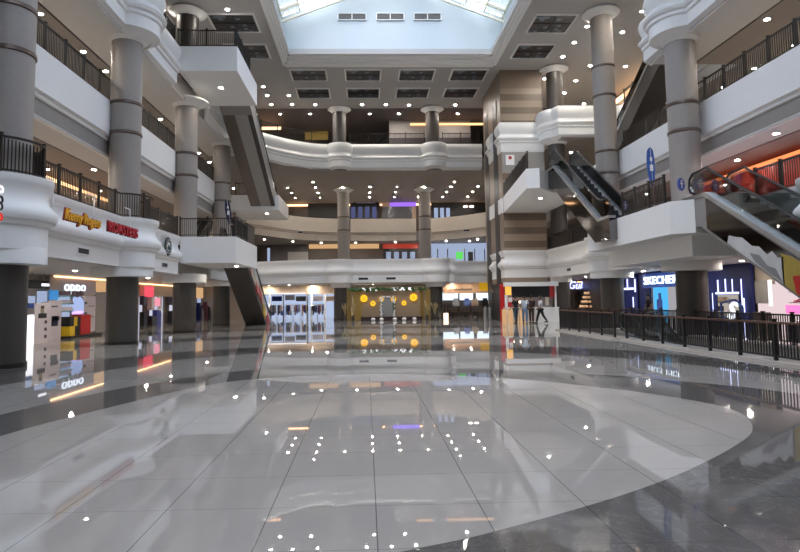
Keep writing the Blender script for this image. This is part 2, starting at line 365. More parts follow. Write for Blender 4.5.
# stepped moulding round the skylight
mb = B()
for off, dz in ((0.0, 0.34), (0.16, 0.26), (0.30, 0.16), (0.44, 0.08)):
    x0, x1, y0, y1 = SX0 - off, SX1 + off, SY0 - off, SY1 + off * 2.6; w = 0.16
    z0, z1 = ZC - 0.34 + dz - 0.02, ZC
    mb.box(x0 - w, x0, y0 - w, y1 + w, z0, z1); mb.box(x1, x1 + w, y0 - w, y1 + w, z0, z1); mb.box(x0, x1, y1, y1 + w * 2.6, z0, z1); mb.box(x0, x1, y0 - w, y0, z0, z1)
struct(mb, 'trim_skylight', WHITE, 'stepped white moulding round the skylight opening', 'trim', smooth=False)
# light well walls: flat far wall under a shallow glass gable
AX, AZ, EX0, EX1, EZ = 1.9, 22.75, -5.35, 9.2, 20.0
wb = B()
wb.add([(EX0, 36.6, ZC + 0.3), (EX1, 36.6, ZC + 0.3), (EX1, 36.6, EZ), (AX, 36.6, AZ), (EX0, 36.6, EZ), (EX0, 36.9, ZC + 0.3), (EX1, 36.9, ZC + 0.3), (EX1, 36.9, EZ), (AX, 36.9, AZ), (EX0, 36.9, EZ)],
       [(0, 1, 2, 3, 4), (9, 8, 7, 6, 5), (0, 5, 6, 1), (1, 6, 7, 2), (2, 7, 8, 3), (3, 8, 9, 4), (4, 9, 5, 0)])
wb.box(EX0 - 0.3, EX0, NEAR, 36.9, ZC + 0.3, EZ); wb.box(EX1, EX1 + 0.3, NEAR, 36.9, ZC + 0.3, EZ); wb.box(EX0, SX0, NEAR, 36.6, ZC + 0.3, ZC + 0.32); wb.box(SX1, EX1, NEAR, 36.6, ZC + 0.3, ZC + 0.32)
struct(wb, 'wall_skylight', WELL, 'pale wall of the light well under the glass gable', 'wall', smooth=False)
# glass gable: cream lattice trusses, purlins, panes
n_tr = 0
for k, y in enumerate([35.7, 31.5, 27.3, 23.1, 18.9, 14.7, 10.5, 6.3, 2.1, -2.1, -6.3]):
    t = empty('roof_truss', (AX, y, AZ), label='cream lattice roof truss under the skylight glass, ' + ('against the pale end wall' if k == 0 else 'row %s out from the end wall' % ['one', 'two', 'three', 'four', 'five', 'six', 'seven', 'eight', 'nine', 'ten'][k - 1]), cat='roof truss', group='skylight trusses')
    for nm, dz in (('top_chord', 0.0), ('bottom_chord', -0.78)):
        b = B(); b.bar((EX0 - AX, 0, EZ - AZ + dz), (0, 0, dz), 0.14); b.bar((0, 0, dz), (EX1 - AX, 0, EZ - AZ + dz), 0.14); b.build(nm, CREAM, t, False)
    b = B()
    for xa, xb in ((EX0 - AX, 0), (EX1 - AX, 0)):
        for i in range(8):
            u0, u1, u2 = i / 8, (i + 0.5) / 8, (i + 1) / 8
            z = lambda u: (EZ - AZ) * (1 - u)
            X = lambda u: xa + (xb - xa) * u
            b.bar((X(u0), 0, z(u0) - 0.78), (X(u1), 0, z(u1)), 0.06); b.bar((X(u1), 0, z(u1)), (X(u2), 0, z(u2) - 0.78), 0.06)
    b.build('web', CREAM, t, False)
gb = B(); pu = B()
for xa in (EX0, EX1):
    for i in range(6):
        u0, u1 = i / 6, (i + 1) / 6
        p = lambda u, y, dz=0.12: (xa + (AX - xa) * u, y, EZ + (AZ - EZ) * u + dz)
        gb.add([p(u0, NEAR), p(u1, NEAR), p(u1, 36.9), p(u0, 36.9)], [(0, 1, 2, 3)])
        pu.bar(p(u1, NEAR, 0.06), p(u1, 36.9, 0.06), 0.09)
    pu.bar((xa, NEAR, EZ + 0.06), (xa, 36.9, EZ + 0.06), 0.16)
struct(gb, 'window_skylight', SKYGLASS, 'glass panes of the skylight gable', 'skylight', smooth=False)
struct(pu, 'trim_purlin', CREAM, 'cream purlins carrying the skylight panes', 'trim', smooth=False)
for i, (xa, xb) in enumerate(((338, 366), (376.5, 404), (414, 441))):
    p, q = at(xa, 13, Y=36.55), at(xb, 20.5, Y=36.55)
    t = empty('wall_vent', ((p.x + q.x) / 2, 36.6, (p.z + q.z) / 2), label=('leftmost', 'middle', 'rightmost')[i] + ' of three grey louvre vents high on the pale light well wall', cat='vent', group='light well vents')
    w, h = (q.x - p.x) / 2, (p.z - q.z) / 2
    b = B(); b.box(-w, w, -0.05, 0, -h, h); b.build('backing', DARKW, t, False)
    b = B(); b.box(-w, w, -0.1, -0.05, h - 0.05, h); b.box(-w, w, -0.1, -0.05, -h, -h + 0.05)
    for x in (-w, 0, w): b.box(x - 0.03, x + 0.03, -0.1, -0.05, -h, h)
    b.build('frame', WHITE, t, False)
    b = B()
    for j in range(28):
        x = -w + (j + 0.5) * w * 2 / 28
        b.box(x - 0.012, x + 0.012, -0.08, -0.05, -h, h)
    b.build('slat', GREYPANEL, t, False)

# ceiling coffers with stained glass
def coffer(x0, x1, y0, y1, label):
    t = empty('ceiling_coffer', ((x0 + x1) / 2, (y0 + y1) / 2, ZC), label=label, cat='ceiling panel', group='stained glass ceiling panels')
    w, h = (x1 - x0) / 2, (y1 - y0) / 2
    b = B(); b.box(-w, w, -h, h, -0.02, 0); b.build('glass_panel', LACE, t, False)
    b = B()
    for d0, d1, z in ((0.0, 0.05, -0.09), (0.05, 0.11, -0.05)):
        b.box(-w - d1, -w - d0, -h - d1, h + d1, z, 0); b.box(w + d0, w + d1, -h - d1, h + d1, z, 0); b.box(-w - d0, w + d0, h + d0, h + d1, z, 0); b.box(-w - d0, w + d0, -h - d1, -h - d0, z, 0)
    b.build('frame', WHITE, t, False)
    b = B(); b.box(-0.03, 0.03, -h, h, -0.05, -0.02); b.box(-w, w, -0.03, 0.03, -0.05, -0.02); b.build('glazing_bar', IRON, t, False)
nth = ['first', 'second', 'third', 'fourth']
for r, (y0, y1) in enumerate(((38.75, 40.7), (42.3, 44.3))):
    for i, xc in enumerate((-3.85, -0.05, 3.72, 7.4)):
        coffer(xc - 1.18, xc + 1.18, y0, y1, 'dark stained glass ceiling panel, %s from the left in the %s row behind the skylight' % (nth[i], ('front', 'rear')[r]))
for i, (y0, y1) in enumerate(((34.8, 36.8), (31.0, 33.1), (27.2, 29.2), (23.4, 25.4))):
    coffer(-8.55, -6.1, y0, y1, 'dark stained glass ceiling panel left of the skylight, %s from the back' % nth[i])
    coffer(9.75, 12.0, y0, y1, 'dark stained glass ceiling panel right of the skylight, %s from the back' % nth[i])

# enclosing and storefront walls
def wall(name, x0, x1, y0, y1, z0, z1, m, label):
    b = B(); b.box(x0, x1, y0, y1, z0, z1); return struct(b, name, m, label, 'wall', smooth=False)
wall('wall_left_ground', -15.6, -15.2, NEAR, 52, 0, 2.95, BEIGE, 'beige stone wall behind the left ground floor shops')
wall('wall_left_level_one', -15.6, -15.2, NEAR, 60, 3.7, 7.4, BROWNW, 'dark shop wall of the first level on the left')
wall('wall_left_level_two', -16.6, -16.2, NEAR, 61, 8.3, 12.1, BEIGE, 'beige shop wall of the second level on the left')
wall('wall_left_level_three', -18.6, -18.2, NEAR, 56, 13.1, ZC, BROWNW, 'dim wall of the third level on the left')
wall('wall_right_ground', 16.6, 17.0, NEAR, 52, 0, 2.95, DARKW, 'dark wall behind the right ground floor shops')
wall('wall_right_level_one', 17.9, 18.3, NEAR, 60, 3.7, 7.4, BROWNW, 'dark shop wall of the first level on the right')
wall('wall_right_level_two', 19.6, 20.0, NEAR, 61, 8.3, 12.1, BEIGE, 'beige shop wall of the second level on the right')
wall('wall_right_level_three', 20.0, 20.4, NEAR, 56, 13.1, ZC, GREYPANEL, 'dim wall of the third level on the right')
wall('wall_back_ground', -15.6, 17.0, 54.0, 54.4, 0, 2.95, BEIGE, 'beige wall at the back of the ground floor shops')
wall('wall_back_level_one', -16, 18.3, 60.4, 60.8, 3.7, 7.4, BROWNW, 'dark shop wall of the first level at the back')
wall('wall_back_level_two', -16.6, 20, 62.4, 62.8, 8.3, 12.1, BROWNW, 'dark shop wall of the second level at the back')
wall('wall_back_level_three', -18.6, 20.4, 57, 57.4, 13.1, ZC, DARKW, 'dark wall of the third level at the back')
wall('wall_rear', -26, 30, NEAR - 0.4, NEAR, 0, 22, WHITE, 'plain white wall behind the camera')

# ------------------------------------------------------------------ balcony parapets
P1 = [(-.35, 2.95), (-.05, 2.95), (-.05, 3.52), (.02, 3.57), (.04, 3.66), (.13, 3.70), (.17, 3.78), (.17, 3.9), (.12, 3.99), (.04, 4.06), (-.04, 4.18), (-.07, 4.33), (-.04, 4.48), (.03, 4.6), (.07, 4.68), (.07, 4.8), (-.35, 4.8)]
P3 = [(-.35, 12.1), (0, 12.28), (0, 12.75), (.09, 12.80), (.09, 12.92), (.17, 12.98), (.20, 13.08), (.17, 13.18), (.08, 13.24), (.03, 13.34), (.03, 13.42), (.0, 13.5), (.03, 13.65), (.03, 14.2), (-.35, 14.2)]
P3B = [(-.35, 12.1), (0, 12.28), (0, 12.75), (.09, 12.80), (.09, 12.92), (.19, 12.98), (.24, 13.08), (.19, 13.18), (.08, 13.26), (.03, 13.38), (.08, 13.5), (.16, 13.66), (.19, 13.85), (.14, 14.05), (.05, 14.2), (-.35, 14.2)]
P2 = [(-.35, 7.35), (-.24, 7.35), (-.24, 7.95), (-.12, 7.99), (-.12, 8.1), (0, 8.15), (0, 9.5), (-.35, 9.5)]
def bulge(cx, cy, R, edge, side, n=18):
    """arc of path round a column: side 'L','R' (edge = x) or 'B' (edge = y), ordered along the travel"""
    if side == 'L': h = math.acos((edge - cx) / R); return [(cx + R * math.cos(a), cy + R * math.sin(a)) for a in [-h + 2 * h * i / n for i in range(n + 1)]]
    if side == 'R': h = math.acos((cx - edge) / R); return [(cx - R * math.cos(a), cy - R * math.sin(a)) for a in [-h + 2 * h * i / n for i in range(n + 1)]]
    h = math.acos((cy - edge) / R); return [(cx + R * math.sin(a), cy - R * math.cos(a)) for a in [-h + 2 * h * i / n for i in range(n + 1)]]
R1, R3 = 1.18, 1.18
def parapet(path, prof, m, label):
    b = B(); b.sweep(path, prof); return struct(b, 'balcony_parapet', m, label, 'parapet')
pL1 = [(XL, NEAR)]
for y in ROWS[:3]: pL1 += bulge(CL, y, R1, XL, 'L')
pL1 += [(XL, 28.6)]
parapet(pL1, P1, WHITE, 'white moulded first level parapet along the left side')
pB1 = [(XL, 34.6)] + bulge(CL, 38.6, R1, XL, 'L') + [(XL, 47.9), (-5.2, 46.1)] + bulge(-2.05, 46.45, R1, 45.95, 'B') + bulge(5.6, 46.45, R1, 45.95, 'B') + [(7.1, 46.0), (7.1, 49.3), (13.2, 49.7)]
parapet(pB1, P1, WHITE, 'white moulded first level parapet across the back')
pR1 = [(12.3, 38.8), (12.45, 36)] + bulge(CR, 30.75, R1, 12.6, 'R') + [(12.7, 26.5), (XR, 26.5), (XR, 24.2)] + bulge(CR, 22.9, R1, XR, 'R') + bulge(CR, 15.05, R1, XR, 'R') + bulge(CR, 7.2, R1, XR, 'R') + [(XR, NEAR)]
parapet(pR1, P1, WHITE, 'white moulded first level parapet along the right side')
parapet([(XL2, NEAR), (XL2, 43.0)], P2, WHITE, 'flat white second level parapet along the left side')
parapet([(XR2, 38.8), (XR2, NEAR)], P2, WHITE, 'flat white second level parapet along the right side')
segs2 = [spline([(-10.0, 48.7), (-7.2, 53.4), (-5.0, 55.3), (-2.65, 56.2)], 5, False), [(-1.45, 56.3), (5.0, 56.5)], spline([(6.2, 56.6), (9.0, 54.9), (11.45, 52.2), (12.4, 50.6)], 5, False)]
for s_, w in zip(segs2, ('left of the back columns', 'between the two back columns', 'right of the back columns')):
    parapet(s_, P2, BEIGEP, 'beige curved second level parapet ' + w)
pL3 = [(XL, NEAR)]
for y in ROWS[:3]: pL3 += bulge(CL, y, R3, XL, 'L')
parapet(pL3 + [(XL, 27.9)], P3B, WHITE, 'white moulded third level parapet along the left side')
pB3 = [(XL, 33.4), (XL, 41.2)] + spline([(-8.9, 41.7), (-7.85, 42.6), (-6.2, 44.5), (-4.4, 45.85), (-2.9, 46.25)], 5, False)[:-1] + bulge(-2.0, 46.5, 0.95, 46.3, 'B') + bulge(5.7, 46.5, 0.95, 46.3, 'B') + [(9.6, 46.35)]
parapet(pB3, P3B, WHITE, 'white moulded third level parapet across the back')
pR3 = [(XR, 25.4), (XR, 24.1)] + bulge(CR, 22.9, R3, XR, 'R') + bulge(CR, 15.05, R3, XR, 'R') + bulge(CR, 7.2, R3, XR, 'R') + [(XR, NEAR)]
parapet(pR3, P3B, WHITE, 'white moulded third level parapet along the right side')
parapet([(12.3, 46.4), (12.45, 42)] + bulge(CR, 38.6, R3, 12.6, 'R') + [(12.8, 37.0), (17.0, 37.0), (17.0, 25.4), (13.2, 25.4)], P3B, WHITE, 'white moulded third level parapet round the recess on the right')

# ------------------------------------------------------------------ columns
def column(x, y, r, label, spans, rings, base=True, hats=(), m=STONE, zb=2.6):
    t = empty('column', (x, y, 0), label=label, cat='column', group='round atrium columns')
    if base:
        b = B(); b.lathe((0, 0, 0), [(r + .03, 0.003), (r + .03, 0.12)], 40); b.build('plinth', PLINTH, t)
        b = B(); b.lathe((0, 0, 0), [(r, 0.12), (r, zb)], 40); b.build('base_cladding', BASED, t)
    for z0, z1, mm in spans:
        b = B(); b.lathe((0, 0, 0), [(r, z0), (r, z1)], 40); b.build('shaft', mm, t)
    for z in rings:
        b = B(); b.lathe((0, 0, 0), [(r + .005, z - .07), (r + .04, z - .05), (r + .04, z + .05), (r + .005, z + .07)], 40); b.build('ring', BRASS, t)
    for kind, z, R in hats:
        b = B()
        if kind == 'drum': b.lathe((0, 0, 0), [(R - .06, z), (R, z + .02), (R, z + .4), (R - .02, z + .45)], 40)
        elif kind == 'flare': b.lathe((0, 0, 0), [(r + .02, z - .08), (r + .06, z - .06), (r + .1, z), (r + .22, z + .1), (r + .42, z + .19), (R, z + .23), (R, z + .3)], 40)
        elif kind == 'lid': b.lathe((0, 0, 0), [(R, z), (R, z + .05)], 40)
        b.build('capital', WHITE, t)
    return t
ordl = ['first', 'second', 'third', 'fourth', 'fifth']
for i, y in enumerate(ROWS):
    hl = [('drum', 2.58, 1.0 if i == 1 else 1.1), ('lid', 4.7, 1.05 if i == 1 else 1.15)] if i < 4 else [('drum', 2.58, 1.0)]
    top = [(4.8, 12.07, STONE), (13.2, 17.4, STONE_SHADE)] if i > 0 else [(4.8, 12.07, STONE)]
    rad = 0.585 if i < 4 else 0.56
    if i > 0:
        column(CL + 0.15 if i == 1 else CL - 0.03 * i, y, rad, 'grey stone column with brown rings, %s from the left edge on the left side' % ordl[i - 1], top, (8.14, 9.33) if i == 1 else (8.26, 9.46),
               hats=hl + [('flare', 12.05, 1.12), ('lid', 14.1, 1.1), ('flare', 17.08, 0.85)])
    if i == 3:
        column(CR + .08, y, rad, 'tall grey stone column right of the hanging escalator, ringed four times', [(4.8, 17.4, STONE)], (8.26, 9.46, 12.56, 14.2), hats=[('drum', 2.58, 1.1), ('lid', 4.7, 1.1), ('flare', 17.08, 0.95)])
    elif i == 4:
        column(CR, y, 0.56, 'dim column behind the banded stone tower on the right', [(4.8, 12.07, STONE_SHADE), (13.2, 17.4, STONE_SHADE)], (8.26, 9.46), hats=[('drum', 2.58, 0.7), ('flare', 12.05, 0.7), ('flare', 17.08, 0.72)])
    elif i > 0:
        column(CR - (.05 if i == 2 else 0), y, rad, ('grey stone column in front of the sportswear shop on the right' if i == 2 else 'grey stone column beside the foot of the near right escalator'), [(4.8, 12.07, STONE), (13.2, 17.4, STONE_SHADE)], (8.26, 9.40),
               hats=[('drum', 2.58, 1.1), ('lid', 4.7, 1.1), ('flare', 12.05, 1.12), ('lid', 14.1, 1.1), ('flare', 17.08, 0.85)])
for x, w in ((-2.05, 'left'), (5.65, 'right')):
    column(x, 46.6, 0.53, 'dark column under the back balcony on the %s of the flower stage' % w, [], (), hats=[('drum', 2.56, 0.8)])
    column(x, 46.9, 0.55, 'dark column on the third level at the back, %s of the two' % w, [(13.2, 17.4, STONE_SHADE)], (), base=False, hats=[('flare', 17.08, 0.85), ('lid', 14.1, 0.95)])
    column(x, 54.3, 0.56, 'brown stone column against the beige curved balcony, %s of the two' % w, [(3.7, 12.1, STONE)], (8.13, 9.36), base=False, hats=[('flare', 11.78, 0.8)])

# ------------------------------------------------------------------ banded stone tower on the right
TX0, TX1, TY0, TY1 = 9.45, 12.38, 38.9, 44.6
t = empty('stone_tower', ((TX0 + TX1) / 2, TY0, 0), label='banded beige and brown stone tower at the right back of the hall', cat='tower')
hx = (TX1 - TX0) / 2
b = B(); b.box(-hx, hx, 0.0, TY1 - TY0, 2.6, 16.1); b.build('banded_shaft', TOWERM, t, False)
b = B(); b.box(-hx, hx, 0.02, TY1 - TY0, 0.01, 2.6); b.build('base', DARKW, t, False)
b = B(); b.box(-hx - .02, hx + .02, -.02, TY1 - TY0, 16.1, ZC - .002); b.build('top_block', TOWERP, t, False)
b = B(); b.box(-hx - .03, -hx, 0.0, TY1 - TY0, 2.6, 16.1); b.build('side_panel', TOWERP, t, False)
b = B(); b.box(-hx - .05, -hx - .03, 1.1, 2.4, 0.01, 15.6); b.build('glass_slot', BLACK, t, False)
b = B(); b.box(-hx - .05, -hx - .03, 3.95, 5.2, 0.01, 15.6); b.build('glass_slot', BLACK, t, False)
# moulded white bands wrap the front and the piers of the left face
for nm, prof in (('upper_band', [(d, z - 0.55) for d, z in P3B]), ('lower_band', P1)):
    pr = [(-.02, prof[0][1])] + [(d + .09, z) for d, z in prof[1:-1]] + [(-.02, prof[-1][1])]
    b = B(); b.sweep([(-hx, 1.05), (-hx, 0.001), (hx, 0.001)], pr); b.build(nm, WHITE, t)
    b = B(); b.sweep([(-hx, 3.9), (-hx, 2.45)], pr); b.build(nm, WHITE, t)
b = B(); b.sweep([(-hx, 3.9), (-hx, 2.45)], [(-.02, 7.4), (.12, 7.4), (.12, 8.4), (-.02, 8.4)]); b.build('middle_band', WHITE, t, False)
b = B(); b.sweep([(-hx, 1.05), (-hx, .002)], [(-.02, 7.4), (.12, 7.4), (.12, 8.4), (-.02, 8.4)]); b.build('middle_band', WHITE, t, False)
b = B(); b.box(-hx, hx, -0.015, 0.0, 10.2, 11.6); b.build('band_shade', GREYCLAD, t, False)  # grey sheet painting the shade below the upper band
q = at(510, 160, Y=TY0)
b = B(); b.box(q.x - 0.3 - (TX0 + TX1) / 2, q.x + 0.3 - (TX0 + TX1) / 2, -0.04, -0.016, q.z - 0.35, q.z + 0.35); nt_ = b.build('notice', WHITE, t, False, label='small white notice with a red circle')
b = B(); b.tube([(q.x - (TX0 + TX1) / 2, -0.05, q.z + .15), (q.x - (TX0 + TX1) / 2, -0.042, q.z + .15)], 0.12, 16); b.build('red_circle', REDP, nt_)

# ------------------------------------------------------------------ railings
def resample(path, step):
    P = [Vector(p) for p in path]; L = [0]
    for i in range(1, len(P)): L.append(L[-1] + (P[i] - P[i - 1]).length)
    n = max(1, round(L[-1] / step)); out = []
    for k in range(n + 1):
        s = L[-1] * k / n; i = 0
        while i < len(P) - 2 and L[i + 1] < s: i += 1
        u = (s - L[i]) / max(1e-6, L[i + 1] - L[i]); out.append(P[i].lerp(P[i + 1], u))
    return out
def railing(path, z, label, h=0.95, step=1.15, m=IRON, hm=None, cat='railing', bal=0.10, group='dark balcony railings', cap=0.07):
    o = Vector(path[0]); t = empty('railing', (o.x, o.y, z), label=label, cat=cat, group=group)
    P = [Vector(p) - o for p in path]
    b = B(); b.sweep(P, [(-cap / 2, h - .05), (cap / 2, h - .05), (cap / 2, h), (-cap / 2, h)]); b.build('handrail', hm or m, t, False)
    b = B(); b.sweep(P, [(-.02, .08), (.02, .08), (.02, .12), (-.02, .12)]); b.build('bottom_rail', m, t, False)
    Q = resample(P, step)
    for p in Q:
        b = B(); b.box(p.x - .035, p.x + .035, p.y - .035, p.y + .035, 0, h + .04); b.box(p.x - .05, p.x + .05, p.y - .05, p.y + .05, h + .04, h + .07); b.build('post', m, t, False)
    for p, q in zip(Q, Q[1:]):
        n = max(2, round((q - p).length / bal)); b = B()
        for k in range(1, n):
            c = p.lerp(q, k / n); b.box(c.x - .012, c.x + .012, c.y - .012, c.y + .012, .1, h - .05)
        b.build('baluster_panel', m, t, False)
    return t
rl = [(XL - .12, 10.5)] + bulge(CL, 15.05, 1.0, XL - .12, 'L', 8) + bulge(CL, 22.9, 1.0, XL - .12, 'L', 8) + [(XL - .12, 28.6)]
railing(rl, Z1, 'dark railing on the left first level parapet above the restaurant signs', step=1.35)
railing([(XL - .05, 28.85), (-6.5, 28.85)], Z1, 'dark railing on the front of the left first level landing')
railing([(-6.5, 28.95), (-6.5, 31.8)], Z1, 'dark railing on the inner side of the left first level landing')
railing([(XL2 - .14, 10.5), (XL2 - .14, 42)], Z2, 'dark railing on the flat second level parapet on the left', step=1.25)
railing([(XL - .15, 12.5), (XL - .15, 27.9)], Z3, 'dark railing on the left third level parapet', step=1.3)
railing([(XL - .05, 28.15), (-6.4, 28.15)], Z3, 'dark railing on the front of the left third level landing', h=0.9)
railing([(-6.36, 28.25), (-6.36, 31.6)], Z3, 'dark railing on the inner side of the left third level landing', h=0.9)
railing([(-9.7, 43.2), (-8.7, 43.2)], Z2, 'short dark railing on the left second level landing')
railing([(10.42, 22.9), (10.42, 19.6)], Z1, 'dark railing on the right first level landing above the sportswear shop', step=1.2)
railing([(XR2 + .14, 30.2), (XR2 + .14, 11.5)], Z2, 'dark railing on the flat second level parapet on the right', step=1.25)
railing([(XR + .15, 24.9), (XR + .15, 13)], Z3, 'dark railing on the right third level parapet', step=1.3)
railing([(17.12, 36.7), (17.12, 25.7)], Z3, 'dark railing of the third level recess on the right', step=1.2)
railing([(XR + .15, 18.6), (XR + .15, 11.5)], Z1, 'dark railing on the right first level parapet behind the near escalator', step=1.25)
railing([(12.5, 38.2), (12.62, 32.2)], Z1, 'dark railing on the right first level parapet beside the stone tower', step=1.2)
railing([(8.75, 30.4), (9.45, 38.6)], 8.45, 'dark railing on the left edge of the right second level landing', step=1.2)
railing([(XL - .1, 34), (XL - .1, 41.2), (-8.0, 42.6), (-6.3, 44.6), (-4.4, 46.0), (-2.7, 46.35)], Z3, 'dark railing on the curved end of the back third level parapet', step=1.6)
railing([(-1.2, 46.45), (4.9, 46.45)], Z3, 'dark railing on the back third level parapet between the two columns', step=1.6)
railing([(6.4, 46.45), (9.4, 46.45)], Z3, 'dark railing on the back third level parapet beside the stone tower', step=1.6)
g = 'railings round the floor opening'
railing([(VX0 - .25, 21.0), (VX0 - .25, VY0)], 0.07, 'near railing of the floor opening with a brown wooden handrail', h=.9, step=1.25, m=BLACK, hm=WOODR, cap=.11, group=g)
railing([(VX0 - .42, VY1 + .2), (VX0 - .42, 21.6)], 0.07, 'farther railing run of the floor opening, beside the kiosk, brown handrail', h=.93, step=1.25, m=BLACK, hm=WOODR, cap=.11, group=g)
railing([(VX1 + .15, VY1), (VX1 + .15, VY0)], 0.07, 'black railing on the shop side of the floor opening', h=.93, step=1.25, m=BLACK, group=g)
railing([(VX0 - .2, VY1 + .22), (VX1 + .1, VY1 + .22)], 0.07, 'short railing across the far end of the floor opening', h=.93, step=1.2, m=BLACK, hm=WOODR, cap=.11, group=g)

# ------------------------------------------------------------------ landings
def landing(poly, z0, z1, label, lower=None, lz=None):
    b = B(); b.prism(poly, z0, z1 - .004)
    if lower: b.prism(lower, lz, z0)
    return struct(b, 'escalator_landing', WHITE, label, 'landing', smooth=False)
landing(rect(XL, -6.42, 28.7, 34.3), 3.5, Z1, 'white first level escalator landing jutting out on the left')
landing(rect(XL, -6.25, 28.0, 33.2), 12.95, Z3, 'white third level escalator landing jutting out on the left')
landing(rect(-10.2, -6.45, 43.0, 48.4), 8.35, Z2, 'white second level escalator landing on the left')
landing([(10.35, 19.2), (10.95, 18.75), (11.6, 19.0), (13.0, 19.0), (13.0, 26.5), (10.35, 26.5)], 3.68, Z1, 'white first level escalator landing jutting out on the right', rect(11.3, 13.0, 19.6, 26.4), 2.96)
landing([(8.6, 30.15), (9.25, 29.95), (10.4, 31.4), (12.4, 31.6), (12.4, 38.9), (9.45, 38.9)], 7.38, 8.45, 'white second level escalator landing in front of the stone tower')

# ------------------------------------------------------------------ escalators
def escalator(label, loc, rz, run, rise, w, side=GREYCLAD, under=None, flat_top=1.3, flat_bot=1.2, ground=True, art=None, glass=GLASS, deckm=STEEL, hrm=RUBBER):
    t = empty('escalator', loc, rz, label=label, cat='escalator', group='atrium escalators')
    sl = rise / run; th = 1.0 + .12 * sl; hw = w / 2
    T = lambda x: 0.0 if x < 0 else (rise if x > run else x * sl)
    xb = th / sl if ground else 0.35
    zb0 = 0.0 if ground else -th + .3
    poly = [(-flat_bot, .0), (-flat_bot, .03), (0, .03), (run, rise), (run + flat_top, rise), (run + flat_top, rise - .95), (run + .3, rise - .95)]
    poly += [(xb, 0.0)] if ground else [(xb, xb * sl - th), (-.2, -.85), (-flat_bot, -.85)]
    def xz(poly, y0, y1, mi=0, b=None):
        b = b or B(); n = len(poly); vs = [(x, y0, z) for x, z in poly] + [(x, y1, z) for x, z in poly]
        return b.add(vs, [tuple(range(n - 1, -1, -1)), tuple(range(n, 2 * n))] + [(i, (i + 1) % n, n + (i + 1) % n, n + i) for i in range(n)], mi)
    xz(poly, -hw + .03, hw - .03).build('truss', side, t, False)
    us = xb if ground else .35
    z_u = lambda x: (x - us) * sl + (0.0 if ground else us * sl - th)
    for y0, y1, m in (under or []):
        xz([(us + .05, z_u(us + .05) - .03), (run + .25, z_u(run + .25) - .03), (run + .25, z_u(run + .25) + .02), (us + .05, z_u(us + .05) + .02)], -hw + w * y0, -hw + w * y1).build('underside', m, t, False)
    n = int(run / .4); b = B(); iw = hw - .3; vs = []; fs = []
    prof = [(-flat_bot, .04), (0, .04)]
    for i in range(n): prof += [(i * run / n, (i + 1) * rise / n + .02), ((i + 1) * run / n, (i + 1) * rise / n + .02)]
    prof += [(run + flat_top, rise + .02)]
    for x, z in prof: vs += [(x, -iw, z), (x, iw, z)]
    for i in range(len(prof) - 1): fs.append((2 * i, 2 * i + 1, 2 * i + 3, 2 * i + 2))
    b.add(vs, fs).build('steps', STEPM, t, False)
    for s_ in (-1, 1):
        y = s_ * (hw - .15)
        line = lambda dz: [(-flat_bot * .7, dz), (0.1, dz), (run * 1.0, rise + dz), (run + flat_top * .6, rise + dz)]
        xz([(-flat_bot, 0.02), (0, .02), (run, rise), (run + flat_top, rise), (run + flat_top, rise + .12), (run - .05, rise + .12), (-.05, .14), (-flat_bot, .14)], y - .15, y + .15).build('deck', deckm, t, False)
        gl = [(-flat_bot * .7, .14), (-.05, .14), (run - .05, rise + .12), (run + flat_top * .6, rise + .12), (run + flat_top * .6 + .2, rise + .5), (run + flat_top * .6, rise + .86), (run - .15, rise + .86), (-.15, .88), (-flat_bot * .7, .88), (-flat_bot * .7 - .2, .5)]
        xz(gl, y - .01, y + .01).build('balustrade', glass, t, False)
        hr = [(-flat_bot * .7, .2), (-flat_bot * .7 - .22, .35), (-flat_bot * .7 - .27, .52), (-flat_bot * .7 - .2, .75), (-flat_bot * .7, .9), (-.4, .9), (-.1, .95), (.2, .92 + .2 * sl)]
        hr += [(run - .3, rise - .3 * sl + .92), (run, rise + .95), (run + .3, rise + .92), (run + flat_top * .6, rise + .9), (run + flat_top * .6 + .2, rise + .75), (run + flat_top * .6 + .27, rise + .5), (run + flat_top * .6 + .2, rise + .3), (run + flat_top * .6, rise + .2)]
        B().tube([(x, y, z) for x, z in hr], .042, 8).build('handrail', hrm, t)
    if art: art(t, hw, sl, T, xz)
    return t
def art_red(side):
    def f(t, hw, sl, T, xz):
        y = side * (hw - .02); yo = y + side * .022
        L = 8.3
        def patch(x0, x1, d0, d1, m, nm='art_panel', off=0.0):
            P = [(x0, max(.03, x0 * sl - d0)), (x1, max(.03, x1 * sl - d0)), (x1, max(.03, x1 * sl - d1)), (x0, max(.03, x0 * sl - d1))]
            xz(P, y, yo + side * off).build(nm, m, t, False)
        patch(0.4, L * .98, .02, 1.0, mat('cream_art_print', (.62, .56, .48), .4, noise=.3, nscale=2))
        for x0, x1, d0, d1, m in ((.5, 1.6, .05, .9, REDP), (2.2, 3.0, .3, .95, YELLOW), (3.4, 4.6, .05, .6, REDP), (4.9, 5.6, .4, .95, REDP), (5.9, 6.6, .05, .5, GREYCLAD), (1.8, 2.2, .05, .5, WHITE), (7.0, 7.6, .3, .9, REDP)):
            patch(x0, x1, d0, d1, m, 'art_shape', .008)
    return f
escalator('escalator with red and cream printed side, from the hall floor to the left landing', (-7.45, 41.3, 0.002), -PI / 2, 8.3, 4.8, 1.42, DARKCLAD, art=art_red(1))
escalator('escalator hanging between the left second and third level landings, seen from below', (-7.62, 43.5, Z2), -PI / 2, 10.1, 4.7, 1.8, GREYPANEL, under=[(0.0, .42, BROWNCLAD), (.42, .84, GREYCLAD), (.84, 1.0, DARKCLAD)], ground=False)
escalator('escalator behind the left columns with a yellow underside and a red printed side', (-11.5, 38.0, 4.8), PI / 2, 8.1, 4.7, 1.3, mat('ochre_cladding', (.36, .25, .09), .4), ground=False, art=art_red(-1))
